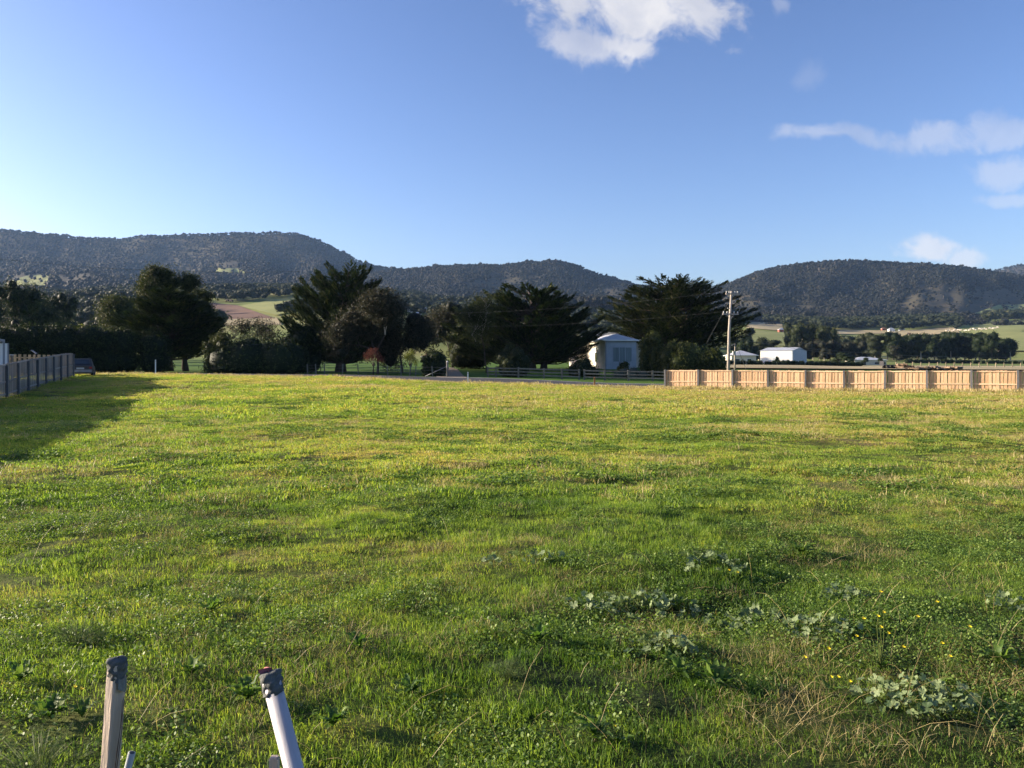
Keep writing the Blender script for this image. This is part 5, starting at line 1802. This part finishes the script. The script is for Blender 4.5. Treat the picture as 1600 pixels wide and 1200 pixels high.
# long arching dry stems
def dry_stems():
    r = random.Random(12); mb = MB()
    for i in range(400):
        py = 690 + (r.random() ** .8) * 520; px = r.uniform(-60, 1660)
        if r.random() < .22: px = r.uniform(1150, 1660); py = r.uniform(900, 1210)
        x, d, z = ground_at(px, py) if py < 1195 else ground_at(px, 1195)
        L = r.uniform(.1, .34) * (1 if r.random() < .7 else 1.3); a = r.uniform(0, 6.28); e = r.uniform(.15, 1.1)
        dx, dy, dz = math.cos(a) * math.cos(e) * L, math.sin(a) * math.cos(e) * L * .5, math.sin(e) * L
        w_ = .0006 + .00008 * d
        mb.tube([(x, d, z), (x + dx * .4, d + dy * .4, z + dz * .65), (x + dx * .8, d + dy * .8, z + dz), (x + dx * 1.1, d + dy * 1.1, z + dz * .97)], [w_, w_, w_ * .8, w_ * .5], 3, False)
    o = mb.build('dry_stems', M['dry'])
    a = o.data.attributes.new('var', 'FLOAT', 'POINT'); rr_ = np.repeat(np.random.default_rng(3).random(len(o.data.vertices) // 12 + 1), 12)[:len(o.data.vertices)]; a.data.foreach_set('value', rr_.astype(np.float32))
    tag(o, 'pale dry stems arching out of the grass', 'dry grass', kind='stuff')


dry_stems()


# feathery fennel at the lower left
def fennel(px, py, wpx, n, label, seed, hgt=.28):
    r = np.random.default_rng(seed); x, d, z = ground_at(px, min(py, 1195))
    if py > 1195: d = EYE * F / (py - HY); x = (px - 800) / F * d; z = gz1(x, d)
    t = thing('fennel_plant', label, 'weed', (x, d, z), 0, 'feathery fennel plants')
    V = []; Fc = []; A_ = []
    W_ = wpx * d / F / 2
    mb = MB()
    for i in range(n):
        a = r.uniform(0, 6.28); q = r.random() ** .5; ex = math.cos(a) * q * W_; ey = math.sin(a) * q * W_; h = hgt * (1 - .55 * q) * r.uniform(.7, 1.1)
        p0 = np.array([ex * .2, ey * .2, 0]); p2 = np.array([ex, ey, h]); p1 = np.array([ex * .5, ey * .5, h * .7])
        mb.tube([p0, p1, p2], [.002, .0015, .0007], 4, False)
        for k in range(42):
            s = r.uniform(.35, 1); c = (1 - s) ** 2 * p0 + 2 * s * (1 - s) * p1 + s * s * p2 + r.normal(0, .008, 3)
            dv_ = r.normal(size=3) + np.array([0, 0, .4]); dv_ /= np.linalg.norm(dv_); L = r.uniform(.014, .034); sd = np.cross(dv_, [0, 0, 1]); sd = sd / (np.linalg.norm(sd) + 1e-6) * .0008
            j = len(V); V += [c - sd, c + sd, c + dv_ * L]; Fc.append((j, j + 1, j + 2)); A_ += [r.random()] * 3
    mb.build('stem', M['stalk'], t)
    o = link('leaves', mesh_np('leaves', V, Fc, M['fennel'], {'var': A_}), t); o['kind'] = 'stuff'


fennel(60, 1235, 260, 80, 'feathery grey-green fennel filling the lower left corner', 1, .24)
fennel(120, 1010, 110, 45, 'feathery fennel up the slope from the wooden stake', 2, .16)
fennel(795, 1060, 70, 30, 'small feathery fennel tuft near the bottom centre', 3, .12)
fennel(365, 945, 80, 26, 'small feathery fennel tuft above the white pipe', 4, .12)

# ------------------------------------------------------------------ survey stakes in the foreground
def wrap(parent, c, ax, r0, r1, h, seed, mat='tape'):
    """crumpled tape wound round the head of a stake; returns the mesh object"""
    rr_ = np.random.default_rng(seed); n = 40; m = 20
    V = []; Fc = []
    for i in range(m + 1):
        t_ = i / m
        for j in range(n):
            a = 2 * math.pi * j / n
            fold = .0014 * math.sin(t_ * 19 + 2.6 * math.sin(a + seed)) + .0022 * math.sin(3 * a + t_ * 5 + seed) + .0014 * math.sin(7 * a - t_ * 11) + rr_.normal(0, .0006)
            rad = (r0 + (r1 - r0) * t_ + fold) * (1 if t_ < .86 else math.sqrt(max(.02, 1 - ((t_ - .86) / .14) ** 2)))
            V.append((math.cos(a) * rad, math.sin(a) * rad, t_ * h + .004 * math.sin(a * 2 + seed) * (1 if i == 0 else .5)))
    for i in range(m):
        for j in range(n):
            a = i * n + j; b = i * n + (j + 1) % n; Fc.append((a, b, b + n, a + n))
    o = link('tape', mesh_np('tape', V, Fc, M[mat], smooth=True), parent)
    o.location = c; o.rotation_euler = ax
    return o


def lean_frame(p0, p1):
    d = (Vector(p1) - Vector(p0))
    return d.to_track_quat('Z', 'Y').to_euler(), d.length


D0 = 2.26
top = Vector((gx1(183, D0), D0, zz(1036, D0))); low_ = Vector((gx1(172, D0), D0 + .0, zz(1200, D0)))
dd = (top - low_).normalized(); basep = top - dd * (top.z / dd.z + .1)
t = thing('wooden_stake', 'upright timber stake with dark cloth tape wound round its top', 'stake', (basep.x, basep.y, basep.z + .1))
eu, L = lean_frame(basep, top)
b0 = basep - Vector(t.location)
stk = MB(); hw = .0195
ring_n = []
for i in range(9):
    s = L * i / 8
    for (a, b) in ((-1, -1), (-.8, -1.12), (1, -1), (1.0, 1), (-1, 1), (-1.08, -.7)):
        stk.v.append((a * hw * (1 + .03 * math.sin(i * 2.1 + a)), b * hw * .8, s))
for i in range(8):
    for j in range(6):
        a = i * 6 + j; b = i * 6 + (j + 1) % 6; stk.f.append((a, b, b + 6, a + 6))
stk.f.append(tuple(range(48, 54)))
o = stk.build('stake', M['stakewood'], t); o.location = b0; o.rotation_euler = eu; o.rotation_euler.rotate_axis('Z', R(-22))
wrap(t, tuple(top - Vector(t.location) - dd * .045), eu, .0225, .0265, .062, 3)
fl = MB()
for i in range(5):
    a = -.9 + i * .42; r0 = .0268
    fl.face([(math.sin(a) * r0, -math.cos(a) * r0, .0), (math.sin(a + .4) * r0, -math.cos(a + .4) * r0, .0), (math.sin(a + .4) * (r0 + .003), -math.cos(a + .4) * (r0 + .002), -.034 - .008 * math.sin(i * 1.3)), (math.sin(a) * (r0 + .003), -math.cos(a) * (r0 + .002), -.034 - .008 * math.sin((i - 1) * 1.3))])
o = fl.build('tape_tail', M['tape'], t); o.location = top - Vector(t.location) - dd * .038; o.rotation_euler = eu
tw = MB()
r = random.Random(3)
for i in range(3):
    pts = [Vector((-.018 - .006 * i, -.024, L * .45))]
    for k in range(8): pts.append(pts[-1] + Vector((r.uniform(-.006, .008), r.uniform(-.004, .003), L * .055)))
    tw.tube(pts, [.0022 - .0002 * k for k in range(9)], 5, False)
o = tw.build('twig', M['twig'], t); o.location = b0; o.rotation_euler = eu

D0 = 2.08
top = Vector((gx1(421, D0), D0, zz(1052, D0))); low_ = Vector((gx1(459, D0), D0 - .07, zz(1200, D0 - .07)))
low_.x = gx1(459, D0 - .07)
dd = (top - low_).normalized(); basep = top - dd * (top.z / dd.z + .1)
t = thing('white_pipe', 'white plastic pipe leaning left with grey tape and a pink scrap on top', 'pipe', (basep.x, basep.y, basep.z + .1))
eu, L = lean_frame(basep, top)
o = MB().tube([(0, 0, 0), (0, 0, L * .5), (0, 0, L - .02)], .0235, 28).build('pipe', M['pvc'], t, True); o.location = basep - Vector(t.location); o.rotation_euler = eu
wrap(t, tuple(top - Vector(t.location) - dd * .055), eu, .0252, .0275, .060, 9)
pk = MB()
for i in range(8):
    a = -1.2 + i * .3; b = a + .3
    pk.face([(math.sin(a) * .022, -math.cos(a) * .022, 0), (math.sin(b) * .022, -math.cos(b) * .022, 0), (math.sin(b) * .020 + .006, -math.cos(b) * .016, .022 + .003 * math.sin(i)), (math.sin(a) * .020 + .006, -math.cos(a) * .016, .022 + .003 * math.sin(i - 1))])
    pk.face([(math.sin(a) * .020 + .006, -math.cos(a) * .016, .022 + .003 * math.sin(i - 1)), (math.sin(b) * .020 + .006, -math.cos(b) * .016, .022 + .003 * math.sin(i)), (.004, .01, .02)])
o = pk.build('pink_tape', M['pink'], t); o.location = top - Vector(t.location) - dd * .006; o.rotation_euler = eu
st_ = MB().tube([(-.02, -.022, .05), (-.008, -.031, .035), (.004, -.033, .01), (.01, -.031, -.012), (.005, -.03, -.02)], .0011, 5, False).build('string', M['rail_w'], t); st_.location = top - Vector(t.location) - dd * .05; st_.rotation_euler = eu

# the two short stubs
for (px, py, D0, rad, tilt, mat, lb, nm) in ((206, 1176, 2.35, .0105, .28, 'pvcgrey', 'short grey pipe stub leaning right beside the timber stake', 'pipe_stub'), (428.5, 1182, 2.2, .0115, 0.0, 'stakewood', 'short pale wooden peg beside the white pipe', 'wooden_peg')):
    top = Vector((gx1(px, D0), D0, zz(py, D0))); base = Vector((top.x - tilt * top.z, D0, 0))
    t = thing(nm, lb, 'stake', base)
    if nm == 'pipe_stub':
        MB().tube([(0, 0, -.05), tuple(top - base)], rad, 18).build('pipe', M[mat], t, True)
        MB().tube([tuple((top - base) + Vector((0, 0, .0))), tuple((top - base) + Vector((.0003, 0, .001)))], rad * .72, 16).build('bore_shade', M['darkmetal'], t)  # dark disc on the closed end, painting the shade inside the pipe
    else:
        mb = MB().box(-rad, rad, -rad, rad, -.05, top.z - .004); mb.box(-rad * .8, rad * .8, -rad * .8, rad * .8, top.z - .0039, top.z)
        mb.build('peg', M[mat], t)
print('objects', len(bpy.data.objects))

# ------------------------------------------------------------------ the air
mh, nh, oh = mat_base('haze')
pv = nh.node('ShaderNodeVolumePrincipled')
pv.inputs['Color'].default_value = (.34, .58, 1.0, 1)
pv.inputs['Density'].default_value = 4.2e-5
pv.inputs['Anisotropy'].default_value = 0.05
nh.l.new(pv.outputs[0], oh.inputs['Volume'])
hz_ = MB().box(-5400, 5400, -5400, 5400, -60, 760).build('haze', mh)
tag(hz_, kind='stuff')
